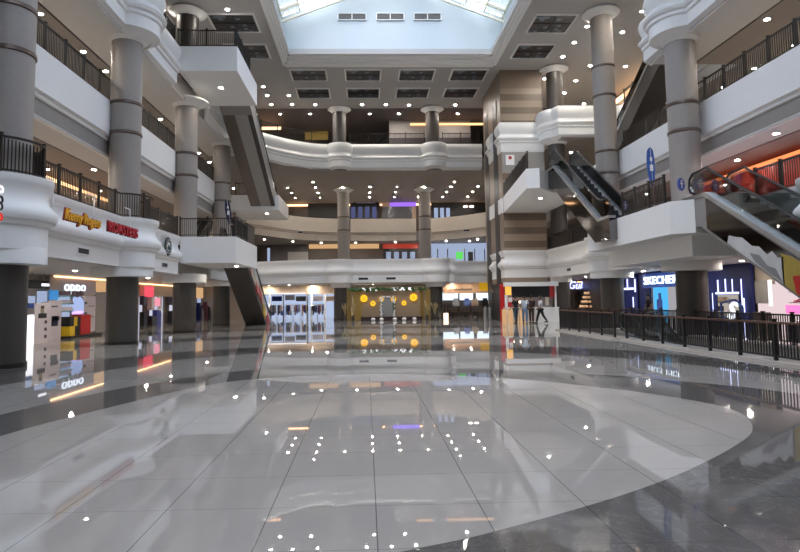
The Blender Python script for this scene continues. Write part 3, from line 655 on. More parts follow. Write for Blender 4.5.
def art_right(t, hw, sl, T, xz):
    y = hw - .02
    def poly(P, m, nm, off): xz([(x, x * sl - d) for x, d in P], y, y + .02 + off).build(nm, m, t, False)
    poly([(0.3, .05), (8.2, .05), (8.2, 1.0), (.9, 1.0)], MIRROR, 'mirror_panel', 0.0)
    wv = [(x, 1.0) for x in (7.2, 6.4, 5.6, 4.9)] + [(4.9, .25), (5.1, .38), (5.3, .3), (5.5, .5), (5.8, .42), (6.1, .55), (6.5, .5), (6.8, .62), (7.1, .72)]
    poly(wv, mat('pale_wave_print', (.55, .55, .54), .4, noise=.35, nscale=1.5), 'wave_print', .006)
    poly([(4.95, .95), (5.2, .72), (5.5, .8), (5.8, .66), (6.2, .8), (6.0, .93), (5.5, .97)], mat('grey_wave_print', (.22, .22, .22), .4), 'wave_print', .012)
    poly([(2.0, 1.0), (4.95, 1.0), (4.98, .2), (4.6, .1), (3.6, .05), (1.5, .05)], mat('ochre_print', (.38, .27, .05), .4, noise=.15), 'ochre_print', .006)
    poly([(3.6, .95), (4.5, .98), (4.6, .6), (4.3, .42), (3.9, .5), (3.5, .7)], REDP, 'red_print', .012)
    poly([(2.6, .9), (3.3, .98), (3.4, .5), (2.9, .35)], mat('pink_print', (.7, .2, .3), .4), 'pink_print', .012)
    poly([(3.8, .9), (4.1, .92), (4.25, .62), (4.0, .6)], YELLOW, 'yellow_print', .018)
escalator('near escalator on the right with a mirrored and painted side', (11.72, 9.9, 0.002), PI / 2, 8.3, 4.8, 1.56, GREYPANEL, art=art_right, glass=GLASS)
escalator('escalator descending from the landing by the stone tower on the right', (10.72, 24.5, Z1), PI / 2, 5.5, 3.65, 1.45, MIRROR, ground=False, glass=DGLASS)
escalator('dark escalator in the third level recess on the right behind the tall column', (15.4, 36.0, Z2 - .4), -PI / 2, 8.0, 4.9, 1.4, DARKCLAD, ground=False, glass=DGLASS)
escalator('left of the two small yellow lit escalators rising from the back third level', (-.1, 48.6, 13.102), math.radians(62), 7.0, 4.1, 1.3, mat('yellow_lit_cladding', (.5, .34, .08), .3, .5), ground=True)  # yellow light on the escalators painted into the cladding colour
escalator('right of the two small yellow lit escalators rising from the back third level', (1.55, 48.6, 13.102), math.radians(62), 7.0, 4.1, 1.3, MATS['yellow_lit_cladding'], ground=True)
escalator('escalator going down through the floor opening behind the railings', (11.2, 15.2, -4.498), PI / 2, 8.0, 4.5, 1.4, WHITE, ground=True, flat_top=1.2)

# blue round signs on the escalator ends, feather banners
def round_sign(loc, label, r=.22):
    t = empty('round_sign', loc, math.radians(35), label=label, cat='sign', group='blue round escalator signs')
    b = B(); b.tube([(0, -.02, 0), (0, .02, 0)], r, 24); b.build('plate', mat('blue_sign', (.02, .08, .42), .35), t)
    b = B(); b.box(-.03, .03, -.03, -.021, -.14, .02); b.box(-.09, .09, -.03, -.021, .0, .05); b.box(-.04, .04, -.03, -.021, .08, .15); b.build('symbol', WHITE, t, False)
round_sign((10.76, 19.15, 5.38), 'blue round sign at the near end of the near right escalator rail')
round_sign((12.1, 19.45, 5.38), 'blue round sign on the far rail of the near right escalator')
round_sign((10.6, 23.1, 5.3), 'blue round sign at the foot of the escalator by the tower', .2)
def feather(loc, h, label, m, lean=0.0):
    t = empty('feather_banner', loc, label=label, cat='banner')
    b = B(); b.tube([(0, 0, 0), (lean * .5, 0, h * .6), (lean, 0, h)], .02, 6); b.build('pole', STEEL, t)
    n = 14; b = B(); L = [(0.02, h * .35)] ; R_ = []
    pts = []
    for i in range(n + 1):
        u = i / n; z = h * (.38 + .62 * u); wd = .30 * math.sin(PI * min(1, u * .75 + .08)) ** .8 * (1 if u < .98 else .3)
        pts.append((lean * z / h - wd * .55, wd * 1.0, z))
    vs = []
    for x, w, z in pts: vs += [(x, -.012, z), (x + w, -.012, z), (x + w, .012, z), (x, .012, z)]
    fs = []
    for i in range(n):
        for k in range(4): fs.append((4 * i + k, 4 * i + (k + 1) % 4, 4 * i + 4 + (k + 1) % 4, 4 * i + 4 + k))
    fs += [(0, 1, 2, 3), (4 * n + 3, 4 * n + 2, 4 * n + 1, 4 * n)]
    b.add(vs, fs).build('flag', m, t, False)
    b = B(); b.box(lean * .7 - .06, lean * .7 + .06, -.02, -.0121, h * .62, h * .72); b.box(lean * .8 - .04, lean * .8 + .04, -.02, -.0121, h * .78, h * .84); b.build('print', WHITE, t, False)
feather((10.75, 21.0, Z1), 2.35, 'blue feather banner standing at the right first level landing railing', mat('blue_banner', (.03, .10, .38), .5), -.06)
feather((-6.95, 30.2, Z1), 2.1, 'dark navy feather banner leaning on the left first level landing', mat('navy_banner', (.012, .016, .06), .5), -.28)

# ------------------------------------------------------------------ lamps
def downlight_proto(r):
    b = B(); b.lathe((0, 0, 0), [(r, -.035), (r * .98, -.02)], 14, 0); b.lathe((0, 0, 0), [(r * 1.02, -.02), (r * 1.02, -.04), (r * 1.3, -.03), (r * 1.3, 0)], 14, 1, caps=False)
    return b.build('downlight', [LAMP, WHITE])
proto = {}
def downlights(z, pts, r, label, group):
    first = None
    for x, y in pts:
        key = r
        if key not in proto:
            o = downlight_proto(r); proto[key] = o
        else:
            o = proto[key].copy(); C.objects.link(o)
        o.location = (x, y, z); tag(o, label, 'downlight', group)
xs = [-7.15, -4.6, -2.05, .48, 3.0, 5.5, 8.05, 10.62]
downlights(12.1, [(x, y) for x in xs for y in (53.4, 56.1, 58.8) if not (x in (-2.05, 5.5) and y == 53.4 and False)] + [(-4.6, 51.0), (8.05, 51.2)], .085, 'small round downlight in the ceiling over the beige back balcony', 'downlights over the beige back balcony')
downlights(12.1, [(-11.7, y) for y in (15.3, 18, 20.6, 23.8, 25.9, 29.3, 32.9, 36.8, 40.6, 43.3)] + [(-12.85, 48.4), (-12.2, 53.6), (-14.2, 20.6), (-14.2, 25.9), (-14.2, 32.9)], .095, 'round downlight in the ceiling of the left second level', 'downlights of the left second level')
downlights(12.1, [(15.4, y) for y in (15.2, 18, 20.9)] + [(18.15, 23.1), (18.12, 25.6), (18.16, 28.0), (15, 40.9), (13.4, 40.9), (16.8, 43.0), (18.1, 20.5)], .095, 'round downlight in the ceiling of the right second level', 'downlights of the right second level')
downlights(ZC, [(-7.35, 30.5), (-7.42, 41.9), (-7.44, 43.75), (-7.45, 45.8), (-5.8, 43.75), (-5.8, 45.8), (-3.92, 45.85), (-.15, 45.9), (1.77, 45.9), (3.67, 46.0), (7.46, 46.0), (-10.8, 30.5), (-10.8, 34.4), (-12.8, 30.5), (-12.8, 38)], .105, 'round downlight in the white top ceiling left of or behind the skylight', 'downlights of the white top ceiling')
downlights(ZC, [(13.1, y) for y in (28.2, 30.3, 32.4, 34.5, 36.6, 40.4, 42.2)] + [(15.5, y) for y in (26, 28.3, 30.6, 33.1, 38.1, 40.8, 43.3)] + [(18.0, 38.2), (18.0, 45.8), (18.0, 33)], .105, 'round downlight in the top ceiling right of the skylight', 'downlights right of the skylight')
downlights(ZC - .02, [(-7.1, 48.15), (-4.58, 48.15), (.47, 48.2), (2.97, 48.2), (8.0, 48.2)], .105, 'round downlight in the dim top ceiling behind the back columns', 'downlights behind the back columns')
downlights(7.4, [(-11.75, y) for y in (13, 17, 21, 25.1)] + [(-13.7, y) for y in (20, 25, 30, 35, 40.3)] + [(-14.7, 42.5), (-12.5, 47.2)], .095, 'round downlight in the ceiling of the left first level', 'downlights of the left first level')
downlights(7.4, [(14.8, y) for y in (13.5, 16.8, 20)] + [(16, 24), (16, 28), (16, 32), (15, 36), (15, 40)], .095, 'round downlight in the ceiling of the right first level', 'downlights of the right first level')
downlights(7.4, [(-9.5, 54.5), (-7.1, 56.6), (-4.5, 58.4), (-1.0, 58.4), (3.06, 58.4), (5.6, 58.4), (8.1, 57.6), (10.55, 58), (11, 56)], .095, 'round downlight in the ceiling of the back first level', 'downlights of the back first level')
downlights(2.95, [(-8.6, 51.5), (-4.75, 51.8), (.56, 51.5), (3.4, 51.3), (9.3, 51.5), (-6.6, 50.2), (-3.4, 50.4), (7.8, 52)], .085, 'round downlight in the ground floor ceiling at the back', 'ground floor downlights at the back')
downlights(2.95, [(-11.9, y) for y in (16, 20, 24, 28, 32, 36, 40, 44)], .085, 'round downlight in the left ground floor ceiling', 'ground floor downlights on the left')
downlights(2.95, [(14.6, y) for y in (14, 18, 22, 26, 30, 34, 38, 42)], .085, 'round downlight in the right ground floor ceiling', 'ground floor downlights on the right')
for x, y, z, w in ((-6.95, 31.2, 3.5, 'left first level'), (-7.6, 30.2, 12.95, 'left third level'), (-7.6, 44.6, 8.35, 'left second level'), (10.2, 33.0, 7.38, 'right second level')):
    downlights(z, [(x, y)], .095, 'single downlight under the %s landing' % w, None)

# slot vents in the parapet drops
def slot_vent(p, along, w, h, label, nrm):
    t = empty('slot_vent', p, 0 if along == 'x' else PI / 2, label=label, cat='vent', group='black slot vents')
    b = B(); b.box(-w, w, -.02, .02, -h, h); b.build('opening', BLACK, t, False)
    b = B(); b.box(-w - .03, w + .03, -.028, .028, h, h + .03); b.box(-w - .03, w + .03, -.028, .028, -h - .03, -h); b.box(-w - .03, -w, -.028, .028, -h, h); b.box(w, w + .03, -.028, .028, -h, h); b.build('frame', WHITE, t, False)
slot_vent((XL - .03, 19.0, 3.28), 'y', .36, .085, 'black slot vent below the restaurant signs on the left parapet', 1)
slot_vent((XL - .03, 26.6, 3.28), 'y', .34, .085, 'black slot vent below the round emblem on the left parapet', 1)
for x in (-.2, 2.0):
    slot_vent((x, 46.0, 3.25), 'x', .38, .09, 'black slot vent in the back parapet over the flower stage, ' + ('left one' if x < 1 else 'right one'), 1)
slot_vent((12.52, 35.2, 3.28), 'y', .34, .085, 'black slot vent in the right parapet near the stone tower', 1)
for x, y, w in ((-6.2, 54.55, 'left'), (1.8, 56.65, 'middle'), (9.6, 54.25, 'right')):
    slot_vent((x, y, 8.02), 'x', .3, .08, 'small black slot vent under the beige back balcony, %s of three' % w, 1)

# ------------------------------------------------------------------ outer shell so no daylight leaks in at the sides
wall('wall_left', -26.4, -26, NEAR, FAR, 0, 22, BROWNW, 'outer wall far behind the left shops')
wall('wall_right', 30, 30.4, NEAR, FAR, 0, 22, BROWNW, 'outer wall far behind the right shops')
wall('wall_back', -26, 30, FAR, FAR + .4, 0, 22, BROWNW, 'outer wall far behind the back shops')
wall('wall_back_partition', 2.2, 9.4, 50.0, 50.3, 13.1, ZC - .04, mat('grey_partition', (.33, .30, .29), .5), 'grey partition behind the back third level railing')
b = B(); b.box(2.2, 9.4, 49.9, 50.0, 13.1, 15.75); struct(b, 'trim_dark_dado', mat('dark_dado', (.055, .045, .05), .3), 'dark glossy dado on the back third level partition', 'trim', False)

def onwall(axis, val, x0, y0, x1, y1):
    kw = {axis: val}; p, q = at(x0, y0, **kw), at(x1, y1, **kw); u = 1 if axis == 'X' else 0
    return min(p[u], q[u]), max(p[u], q[u]), min(p.z, q.z), max(p.z, q.z)
def plate(axis, val, px, depth, b=None, mi=0, zmin=None, zmax=None, o=(0, 0, 0), sgn=1):
    """box standing on a shop front plane; depth runs from the plane toward the hall"""
    u0, u1, z0, z1 = onwall(axis, val, *px); b = b or B()
    if zmin is not None: z0 = zmin
    if zmax is not None: z1 = zmax
    if axis == 'X':
        d = depth if val < 0 else -depth
        return b.box(val - o[0], val + d - o[0], u0 - o[1], u1 - o[1], z0 - o[2], z1 - o[2], mi)
    return b.box(u0 - o[0], u1 - o[0], val - depth - o[1], val - o[1], z0 - o[2], z1 - o[2], mi)
def led(axis, val, px, m, label, depth=.05, h=None, **k):
    return plate(axis, val, px, depth, **k).build('mounted_led_strip', m, None, False, label=label, cat='led strip', group='glowing cove strips')
def panel(axis, val, px, depth, name, m, label, cat, **k):
    g = k.pop('group', None)
    return plate(axis, val, px, depth, **k).build(name, m, None, False, label=label, cat=cat, group=g)
def mid(axis, val, *px):
    u0, u1, z0, z1 = onwall(axis, val, *px); u, z = (u0 + u1) / 2, (z0 + z1) / 2
    return ((val, u, z) if axis == 'X' else (u, val, z)), u1 - u0, z1 - z0
ROTL, ROTR, ROTB = (PI / 2, 0, PI / 2), (PI / 2, 0, -PI / 2), (PI / 2, 0, 0)

# --- left parapet signs
t = empty('restaurant_sign', (-8.42, 17.42, 4.08), label='yellow and red restaurant sign letters on the left white parapet', cat='sign')
text('Kenny Rogers', .44, .02, mat('maroon_backing', (.32, .02, .02), .4), 'script_backing', t, (-.05, 0, 0.02), ROTL, shear=.25, offset=.035, sx=.86)
text('Kenny Rogers', .44, .025, mat('orange_yellow_letter', (.85, .42, .02), .4), 'script_lettering', t, (0.0, 0, 0.02), ROTL, shear=.25, offset=.006, sx=.86)
t2 = empty('restaurant_sign', (-8.42, 20.3, 4.1), label='dark red capital letters of the restaurant name beside the yellow script', cat='sign')
text('ROASTERS', .46, .02, mat('dark_maroon_backing', (.16, .008, .012), .4), 'backing', t2, (-.05, 0, 0), ROTL, offset=.03, sx=1.12)
text('ROASTERS', .46, .03, mat('crimson_letter', (.52, .015, .03), .35), 'lettering', t2, (0, 0, 0), ROTL, offset=.006, sx=1.12)
for y, w in ((16.3, 'left of the yellow script'), (18.75, 'between the yellow script and the red capitals'), (21.6, 'at the far end of the red capitals')):
    t = empty('sign_bracket', (-8.75, y, 4.55), label='thin white sign bracket on the left parapet ' + w, cat='bracket', group='white sign brackets')
    b = B(); b.bar((0, 0, -.25), (0, 0, .5), .03); b.bar((0, 0, .5), (0, -.45, .5), .03); b.bar((0, 0, -.25), (-.4, 0, -.25), .03); b.bar((0, 0, -.2), (.28, 0, -.2), .03); b.build('bracket_frame', WHITE, t, False)
t = empty('round_emblem', (XL + .12, 26.55, 4.12), label='round dark green and white coffee emblem on the left parapet', cat='sign')
b = B(); b.tube([(0, 0, 0), (.05, 0, 0)], .42, 32); b.build('disc', mat('dark_green_disc', (.012, .035, .025), .4), t)
b = B()
for a in range(0, 360, 30):
    a0 = math.radians(a); b.bar((.056, math.cos(a0) * .27, math.sin(a0) * .27), (.056, math.cos(a0) * .36, math.sin(a0) * .36), .05, .012)
b.tube([(.05, 0, 0), (.058, 0, 0)], .2, 24); b.build('emblem_marks', WHITE, t, False)
b = B(); b.box(.058, .066, -.05, .05, -.16, .1); b.box(.058, .066, -.14, -.07, -.14, .02); b.box(.058, .066, .07, .14, -.14, .02); b.build('figure', mat('dark_green_disc', (.012, .035, .025), .4), t, False)
p = at(-.5, 204, X=-7.9)
t = empty('edge_sign', p, label='part of a lit white and red sign at the left edge of the view', cat='sign')
for dz, m in ((.32, WHITEG), (.1, BLACK), (-.05, BLACK), (-.28, REDG)):
    b = B()
    for k in range(16):
        a0, a1 = 2 * PI * k / 16, 2 * PI * (k + 1) / 16
        b.bar((.02, .07 * math.cos(a0), dz + .07 * math.sin(a0)), (.02, .07 * math.cos(a1), dz + .07 * math.sin(a1)), .03)
    b.build('letter', m, t, False)

# --- phone shop on the left ground floor
XS = -14.75
t = empty('shopfront', (XS, 30, 0), label='lavender phone shop header panel with beige piers', cat='shop front')
O = (XS, 30, 0)
plate('X', XS, (57, 277, 94, 300), .08, zmin=2.02, zmax=2.92, o=O).build('header', mat('lavender_header', (.42, .37, .42), .4), t, False)
plate('X', XS, (94.5, 280, 108, 330), .12, zmin=.003, zmax=2.2, o=O).build('side_panel', GREYPANEL, t, False)
plate('X', XS, (94.5, 280, 108, 330), .14, zmin=2.2, zmax=2.92, o=O).build('side_header', WARMW, t, False)
plate('X', XS, (48, 277, 56.8, 300), .1, zmin=1.95, zmax=2.92, o=O).build('pier', BEIGE, t, False)
plate('X', XS, (80, 277, 81, 330), .03, zmin=.003, zmax=2.02, o=O).build('frame', STEEL, t, False)
led('X', XS + .1, (54, 274, 106, 283), WARM, 'warm led line above the phone shop header', .06, zmin=2.84, zmax=2.9)
c, wd, ht = mid('X', XS + .1, 66.3, 280, 84.2, 287)
text('oppo', .74, .03, glow('white_letter_glow', (.80, .88, 1.0), .5), 'shop_sign', None, (c[0], c[1], 2.42), ROTL, offset=.002, sx=1.35, spacing=1.05, label='glowing white lowercase shop name on the lavender header', cat='sign')
t = empty('device_sign', mid('X', XS + .3, 28, 280, 48, 289)[0], label='black hanging shop sign with a short white mark, left of the phone shop', cat='sign')
c, wd, ht = mid('X', XS + .3, 28, 280, 48, 289)
b = B(); b.box(-.06, .06, -wd / 2, wd / 2, -ht / 2, ht / 2); b.build('board', BLACK, t, False)
b = B()
for k in range(5): b.box(.061, .07, .15 + k * .13, .25 + k * .13, -.06, .06)
b.build('white_mark', WHITEG, t, False)
b = B(); b.bar((0, -.5, ht / 2), (0, -.5, ht / 2 + .35), .03); b.bar((0, .4, ht / 2), (0, .4, ht / 2 + .35), .03); b.build('hanger', STEEL, t, False)
def poster(px, X, label, base, blobs, name='poster', cat='poster', zmin=None, depth=.05, group=None):
    c, wd, ht = mid('X', X, *px)
    z0 = c[2] - ht / 2 if zmin is None else zmin; hh = c[2] + ht / 2 - z0
    t = empty(name, (X, c[1], z0), label=label, cat=cat, group=group)
    b = B(); b.box(0, depth, -wd / 2, wd / 2, 0, hh); b.build('board', base, t, False)
    for u0, u1, v0, v1, m in blobs:
        b = B(); b.box(depth, depth + .008, (u0 - .5) * wd, (u1 - .5) * wd, v0 * hh, v1 * hh); b.build('print', m, t, False)
    return t
PAPER = mat('poster_paper', (.62, .56, .60), .4); PHONE = mat('phone_print', (.05, .05, .08), .3); SKIN = mat('portrait_print', (.28, .22, .16), .5)
poster((34, 303, 46.5, 338), XS + 1.6, 'white poster with a dark suited person, left in the phone shop window', PAPER, [(.25, .85, .62, .74, BLACK), (.4, .65, .74, .88, SKIN), (.42, .66, .86, .93, BLACK), (.72, .9, .48, .56, PHONE), (.72, .9, .3, .38, PHONE), (.72, .9, .12, .2, PHONE)], zmin=.004)
poster((47.5, 301, 59.5, 337), XS + 1.2, 'white poster with a large dark phone beside the suited person poster', PAPER, [(.25, .75, .36, .62, PHONE), (.35, .85, .5, .6, PHONE), (.2, .7, .84, .88, PHONE)], zmin=.004)
poster((82.5, 296, 94, 331), XS + .3, 'pale price poster at the right end of the phone shop', PAPER, [(.1, .3, .78, .84, PHONE), (.1, .3, .48, .55, PHONE), (.1, .3, .2, .27, PHONE), (.4, .9, .7, .73, GREYPANEL), (.4, .9, .4, .43, GREYPANEL)], zmin=.1)
panel('X', XS + 1.75, (27.5, 315, 32.5, 337), .05, 'light_box', WHITEG, 'lit white display box at the left end of the phone shop', 'light box', zmin=.004)
panel('X', XS + .5, (49, 290, 57, 300), .06, 'blue_square_sign', mat('cyan_blue_panel', (.03, .25, .62), .4, emit=(.05, .35, .9), es=.12, noise=0), 'bright blue square panel below the phone shop header', 'panel')
for i, px in enumerate(((28, 296, 34, 303), (28, 303.5, 34, 308), (37, 291, 41, 303), (41.5, 291, 46, 302))):
    panel('X', XS + .4, px, .05, 'wall_screen', COLDD if i != 1 else mat('blue_print', (.05, .10, .45), .4), 'lit wall screen at the far left of the phone shop, %s of four' % ('first', 'second', 'third', 'fourth')[i], 'screen', group='phone shop screens')
for i in range(6):
    x = 58 + i * 4.4
    panel('X', XS + .12, (x, 291, x + 3, 296), .05, 'small_frame', mat('dark_brown_frame', (.12, .06, .07), .4), 'small dark framed picture under the phone shop header, number %s from the left' % ('one', 'two', 'three', 'four', 'five', 'six')[i], 'picture', group='small framed pictures')
t = empty('display_shelf', mid('X', XS + .5, 60, 303, 71, 314)[0], label='glass shelf with lit rows behind the display cubes', cat='shelf')
b = B()
for z in (-.5, -.15, .2, .55): b.box(-.1, .12, -.58, .58, z, z + .05)
b.build('shelf_board', mat('teal_shelf', (.12, .32, .34), .4), t, False)
b = B(); b.box(-.16, -.1, -.6, .6, -.55, .62); b.build('back_panel', COLDD, t, False)
b = B(); b.box(.0, .08, -.52, .52, -.1, .06); b.box(.0, .08, -.52, .52, .25, .4); b.build('boxed_stock', PAPER, t, False)
t = empty('cloud_sign', mid('X', XS + .35, 71, 298, 82, 312)[0], label='pale blue cloud shaped lit sign with a violet band', cat='sign')
b = B(); b.yzprism([(-.55, -.28), (.58, -.28), (.62, .1), (.46, .3), (.2, .42), (-.06, .34), (-.3, .42), (-.52, .2), (-.62, 0)], 0, .08); b.build('cloud', glow('pale_blue_glow', (.50, .62, 1.0), .26), t, False)
b = B(); b.box(.02, .1, -.5, .5, -.44, -.28); b.build('violet_band', glow('violet_glow', (.5, .35, 1.0), .6), t, False)
cubes = [(60, 317, 64, 323, BLACK), (64, 317, 67.5, 323, YELLOW), (60, 323.5, 65, 331, YELLOW), (65, 323.5, 70, 331, BLACK), (67.5, 317, 71, 323, BLACK), (71, 315, 81, 330, REDP)]
for i, (x0, y0, x1, y1, m) in enumerate(cubes):
    panel('X', XS + 1.0, (x0, y0, x1, y1), .45, 'display_cube', m, 'glossy display box in the phone shop, ' + ('upper black one at the left', 'small upper yellow one', 'lower yellow one', 'lower black one', 'upper black one beside the red', 'large red one')[i], 'display box', zmin=.12 if y1 > 325 else .56, zmax=.55 if 323 < y0 else None, group='display boxes')
b = B(); b.box(XS + .95, XS + 1.5, onwall('X', XS + 1, 60, 330, 92, 332)[0], onwall('X', XS + 1, 60, 330, 92, 332)[1], .004, .11); b.build('display_plinth', DARKW, None, False, label='long dark plinth under the display boxes', cat='plinth')

# --- shops between the left columns, further back
XW = -14.9
t = empty('shopfront', (XW, 41, 0), label='white lit shop front with dark piers behind the second left column', cat='shop front')
O = (XW, 41, 0)
plate('X', XW, (139, 283, 173, 292), .08, zmin=2.0, zmax=2.85, o=O).build('header', mat('cream_header', (.55, .42, .30), .4), t, False)
plate('X', XW - .2, (139, 295, 173, 328), .05, zmin=.004, zmax=1.98, o=O).build('glowing_back', glow('white_shop_glow', (.80, .82, 1.0), .22), t, False)
for x0, x1, m in ((142.5, 147, BROWNW), (163, 167, BROWNW), (157, 159.5, WHITE)): plate('X', XW, (x0, 292, x1, 328), .14, zmin=.004, zmax=2.0, o=O).build('pier', m, t, False)
led('X', XW + .1, (139, 284, 173, 290), WARM, 'warm led line over the white lit shop behind the second left column', zmin=2.8, zmax=2.86)
panel('X', XW + .5, (144.5, 286, 152.5, 297), .08, 'red_sign', glow('coral_sign_glow', (1.0, .10, .15), .32), 'square coral red lit sign over the white lit shop', 'sign')
random.seed(3)
for i, (px, m) in enumerate((((139.5, 296, 142, 305), PHONE), ((147.5, 297, 150, 310), PAPER), ((152, 298, 156, 306), PINKG), ((152.5, 310, 157, 319), mat('deep_blue_box', (.05, .06, .3), .4)), ((148, 316, 152, 323), BLACK), ((168, 297, 172, 305), PHONE), ((168.5, 311, 172.5, 319), BLACK), ((139.5, 312, 142, 324), BLACK))):
    panel('X', XW + .25, px, .3, 'shop_display', m, 'display item in the white lit shop, ' + ('black phone picture at the left edge', 'pale strip beside the dark pier', 'pink lit picture', 'blue box low down', 'black box near the floor', 'dark picture right of the second pier', 'black box right of the second pier', 'black stand at the left edge')[i], 'display', group='white lit shop displays', zmin=.004 if px[3] > 318 else None)
t = empty('shopfront', (XW, 52, 0), label='blue white lit shop front behind the third left column', cat='shop front')
O = (XW, 52, 0)
b = B(); b.box(-.1, .0, -3.2, 1.5, 1.9, 2.85); b.build('header', WARMW, t, False)
b = B(); b.box(-.25, -.2, -3.2, 1.5, .004, 1.9); b.build('glowing_back', COLDD, t, False)
b = B(); b.box(-.05, .1, -1.0, -.7, .004, 1.9); b.build('pier', STEEL, t, False)
for i, (y, h, m) in enumerate(((49.6, 1.25, NAVY), (50.3, .8, STEEL), (51.6, 1.3, mat('maroon_cloth', (.12, .03, .04), .7)), (52.6, .9, BLACK))):
    b = B(); b.box(XW + .5, XW + .9, y - .28, y + .28, .004, h); b.box(XW + .55, XW + .85, y - .14, y + .14, h, h + .25); b.build('dressed_stand', m, None, False, label='dressed stand in the blue white lit shop, ' + ('tall navy one', 'low silver one', 'tall maroon one', 'low black one')[i], cat='stand', group='dressed stands')

# --- clothing shop at the back left
YB = 52.2
u0, u1, _, _ = onwall('Y', YB, 262, 292, 334, 318)
t = empty('shopfront', ((u0 + u1) / 2, YB, 0), label='bright clothing shop front with white mullions at the back left', cat='shop front'); O = ((u0 + u1) / 2, YB, 0)
plate('Y', YB, (262, 290, 334, 295), .1, zmin=2.15, zmax=2.94, o=O).build('header', mat('cream_header', (.55, .42, .30), .4), t, False)
plate('Y', YB + .9, (262, 296, 334, 318), .05, zmin=.004, zmax=2.15, o=O).build('glowing_back', glow('cold_shop_glow', (.60, .72, 1.0), .24), t, False)  # back wall made to glow in place of the shop's lighting
for x0, x1, m in ((269, 270.5, WHITE), (306.5, 308.5, STEEL), (311, 312.5, WHITE), (324, 326, WHITE), (283, 284, BROWNW)): plate('Y', YB, (x0, 295, x1, 318), .1, zmin=.004, zmax=2.15, o=O).build('mullion', m, t, False)
led('Y', YB - .12, (268, 292, 306, 293), WHITEG, 'white led line over the clothing shop at the back left', zmin=2.2, zmax=2.26)
random.seed(11)
cols = [BLACK, NAVY, mat('maroon_cloth', (.12, .03, .04), .7), PAPER, mat('grey_cloth', (.2, .2, .22), .8), mat('blue_cloth', (.08, .12, .3), .8), mat('tan_cloth', (.35, .25, .18), .8)]
place = ['first', 'second', 'third', 'fourth', 'fifth', 'sixth', 'seventh']
for i, px in enumerate((273, 281, 289, 297, 305, 314, 321)):
    x = at(px, 310, Y=51.2).x
    t = empty('clothing_rack', (x, 51.2, 0.003), label='clothing rack with mixed garments, %s from the left in the back left shop' % place[i], cat='clothing rack', group='clothing racks')
    b = B(); b.bar((-.28, 0, 1.22), (.28, 0, 1.22), .03); b.bar((-.28, 0, 0), (-.28, 0, 1.22), .03); b.bar((.28, 0, 0), (.28, 0, 1.22), .03); b.bar((-.28, -.2, .02), (-.28, .2, .02), .03); b.bar((.28, -.2, .02), (.28, .2, .02), .03); b.build('rack_frame', STEEL, t, False)
    for k in range(6):
        gx = -.22 + k * .09; gh = random.uniform(.5, .95); b = B(); b.add([(gx - .05, -.02, 1.2), (gx + .05, -.02, 1.2), (gx + .055, -.2, 1.12), (gx - .055, -.2, 1.12), (gx - .06, -.24, 1.2 - gh), (gx + .06, -.24, 1.2 - gh), (gx + .06, .22, 1.2 - gh), (gx - .06, .22, 1.2 - gh), (gx - .055, .18, 1.12), (gx + .055, .18, 1.12)],
              [(0, 1, 2, 3), (3, 2, 5, 4), (4, 5, 6, 7), (7, 6, 9, 8), (8, 9, 1, 0), (0, 3, 4, 7, 8), (1, 9, 6, 5, 2)]).build('garment', random.choice(cols), t, False)
for i, (px, py) in enumerate(((277, 299), (290, 298), (301, 299), (318, 299), (330, 299))):
    p = at(px, py, Y=52.6)
    b = B(); b.box(p.x - .45, p.x + .45, 52.55, 52.6, p.z - .2, p.z + .25); b.build('shop_picture', cols[(i * 3 + 1) % 7], None, False, label='picture above the racks in the clothing shop, %s from the left' % place[i], cat='picture', group='clothing shop pictures')

# --- flower stage under the back balcony
YF = 44.6
fx = lambda px, py=305, Y=YF: at(px, py, Y=Y)
bw = fx(362).x, fx(420).x
b = B(); b.box(bw[0], bw[1], YF, YF + .1, .02, 2.25); b.build('stage_backdrop', mat('tan_drape', (.34, .245, .15), .7, noise=.25, nscale=14), None, False, label='tan brown backdrop of the flower stage', cat='backdrop')
def curtain(x0, x1, label):
    b = B(); n = 24; vs = []; fs = []
    for i in range(n + 1):
        x = x0 + (x1 - x0) * i / n; y = YF - .1 + .07 * math.sin(i * 1.9)
        for dy in (0, .03):
            vs += [(x, y + dy, .02), (x, y + dy, 2.3)]
    for i in range(n):
        a, c_ = 4 * i, 4 * i + 4
        fs += [(a, c_, c_ + 1, a + 1), (a + 2, a + 3, c_ + 3, c_ + 2), (a + 1, c_ + 1, c_ + 3, a + 3), (a, a + 2, c_ + 2, c_)]
    b.add(vs, fs).build('curtain', mat('gold_curtain', (.62, .47, .18), .6, noise=.15, nscale=6), None, True, label=label, cat='curtain', group='gold curtains')
for a_, b_, l in ((347, 351.5, 'outer gold curtain at the left of the flower stage'), (353, 362, 'inner gold curtain at the left of the flower stage'), (420, 424, 'inner gold curtain at the right of the flower stage'), (425, 430.5, 'outer gold curtain at the right of the flower stage')):
    curtain(fx(a_).x, fx(b_).x, l)
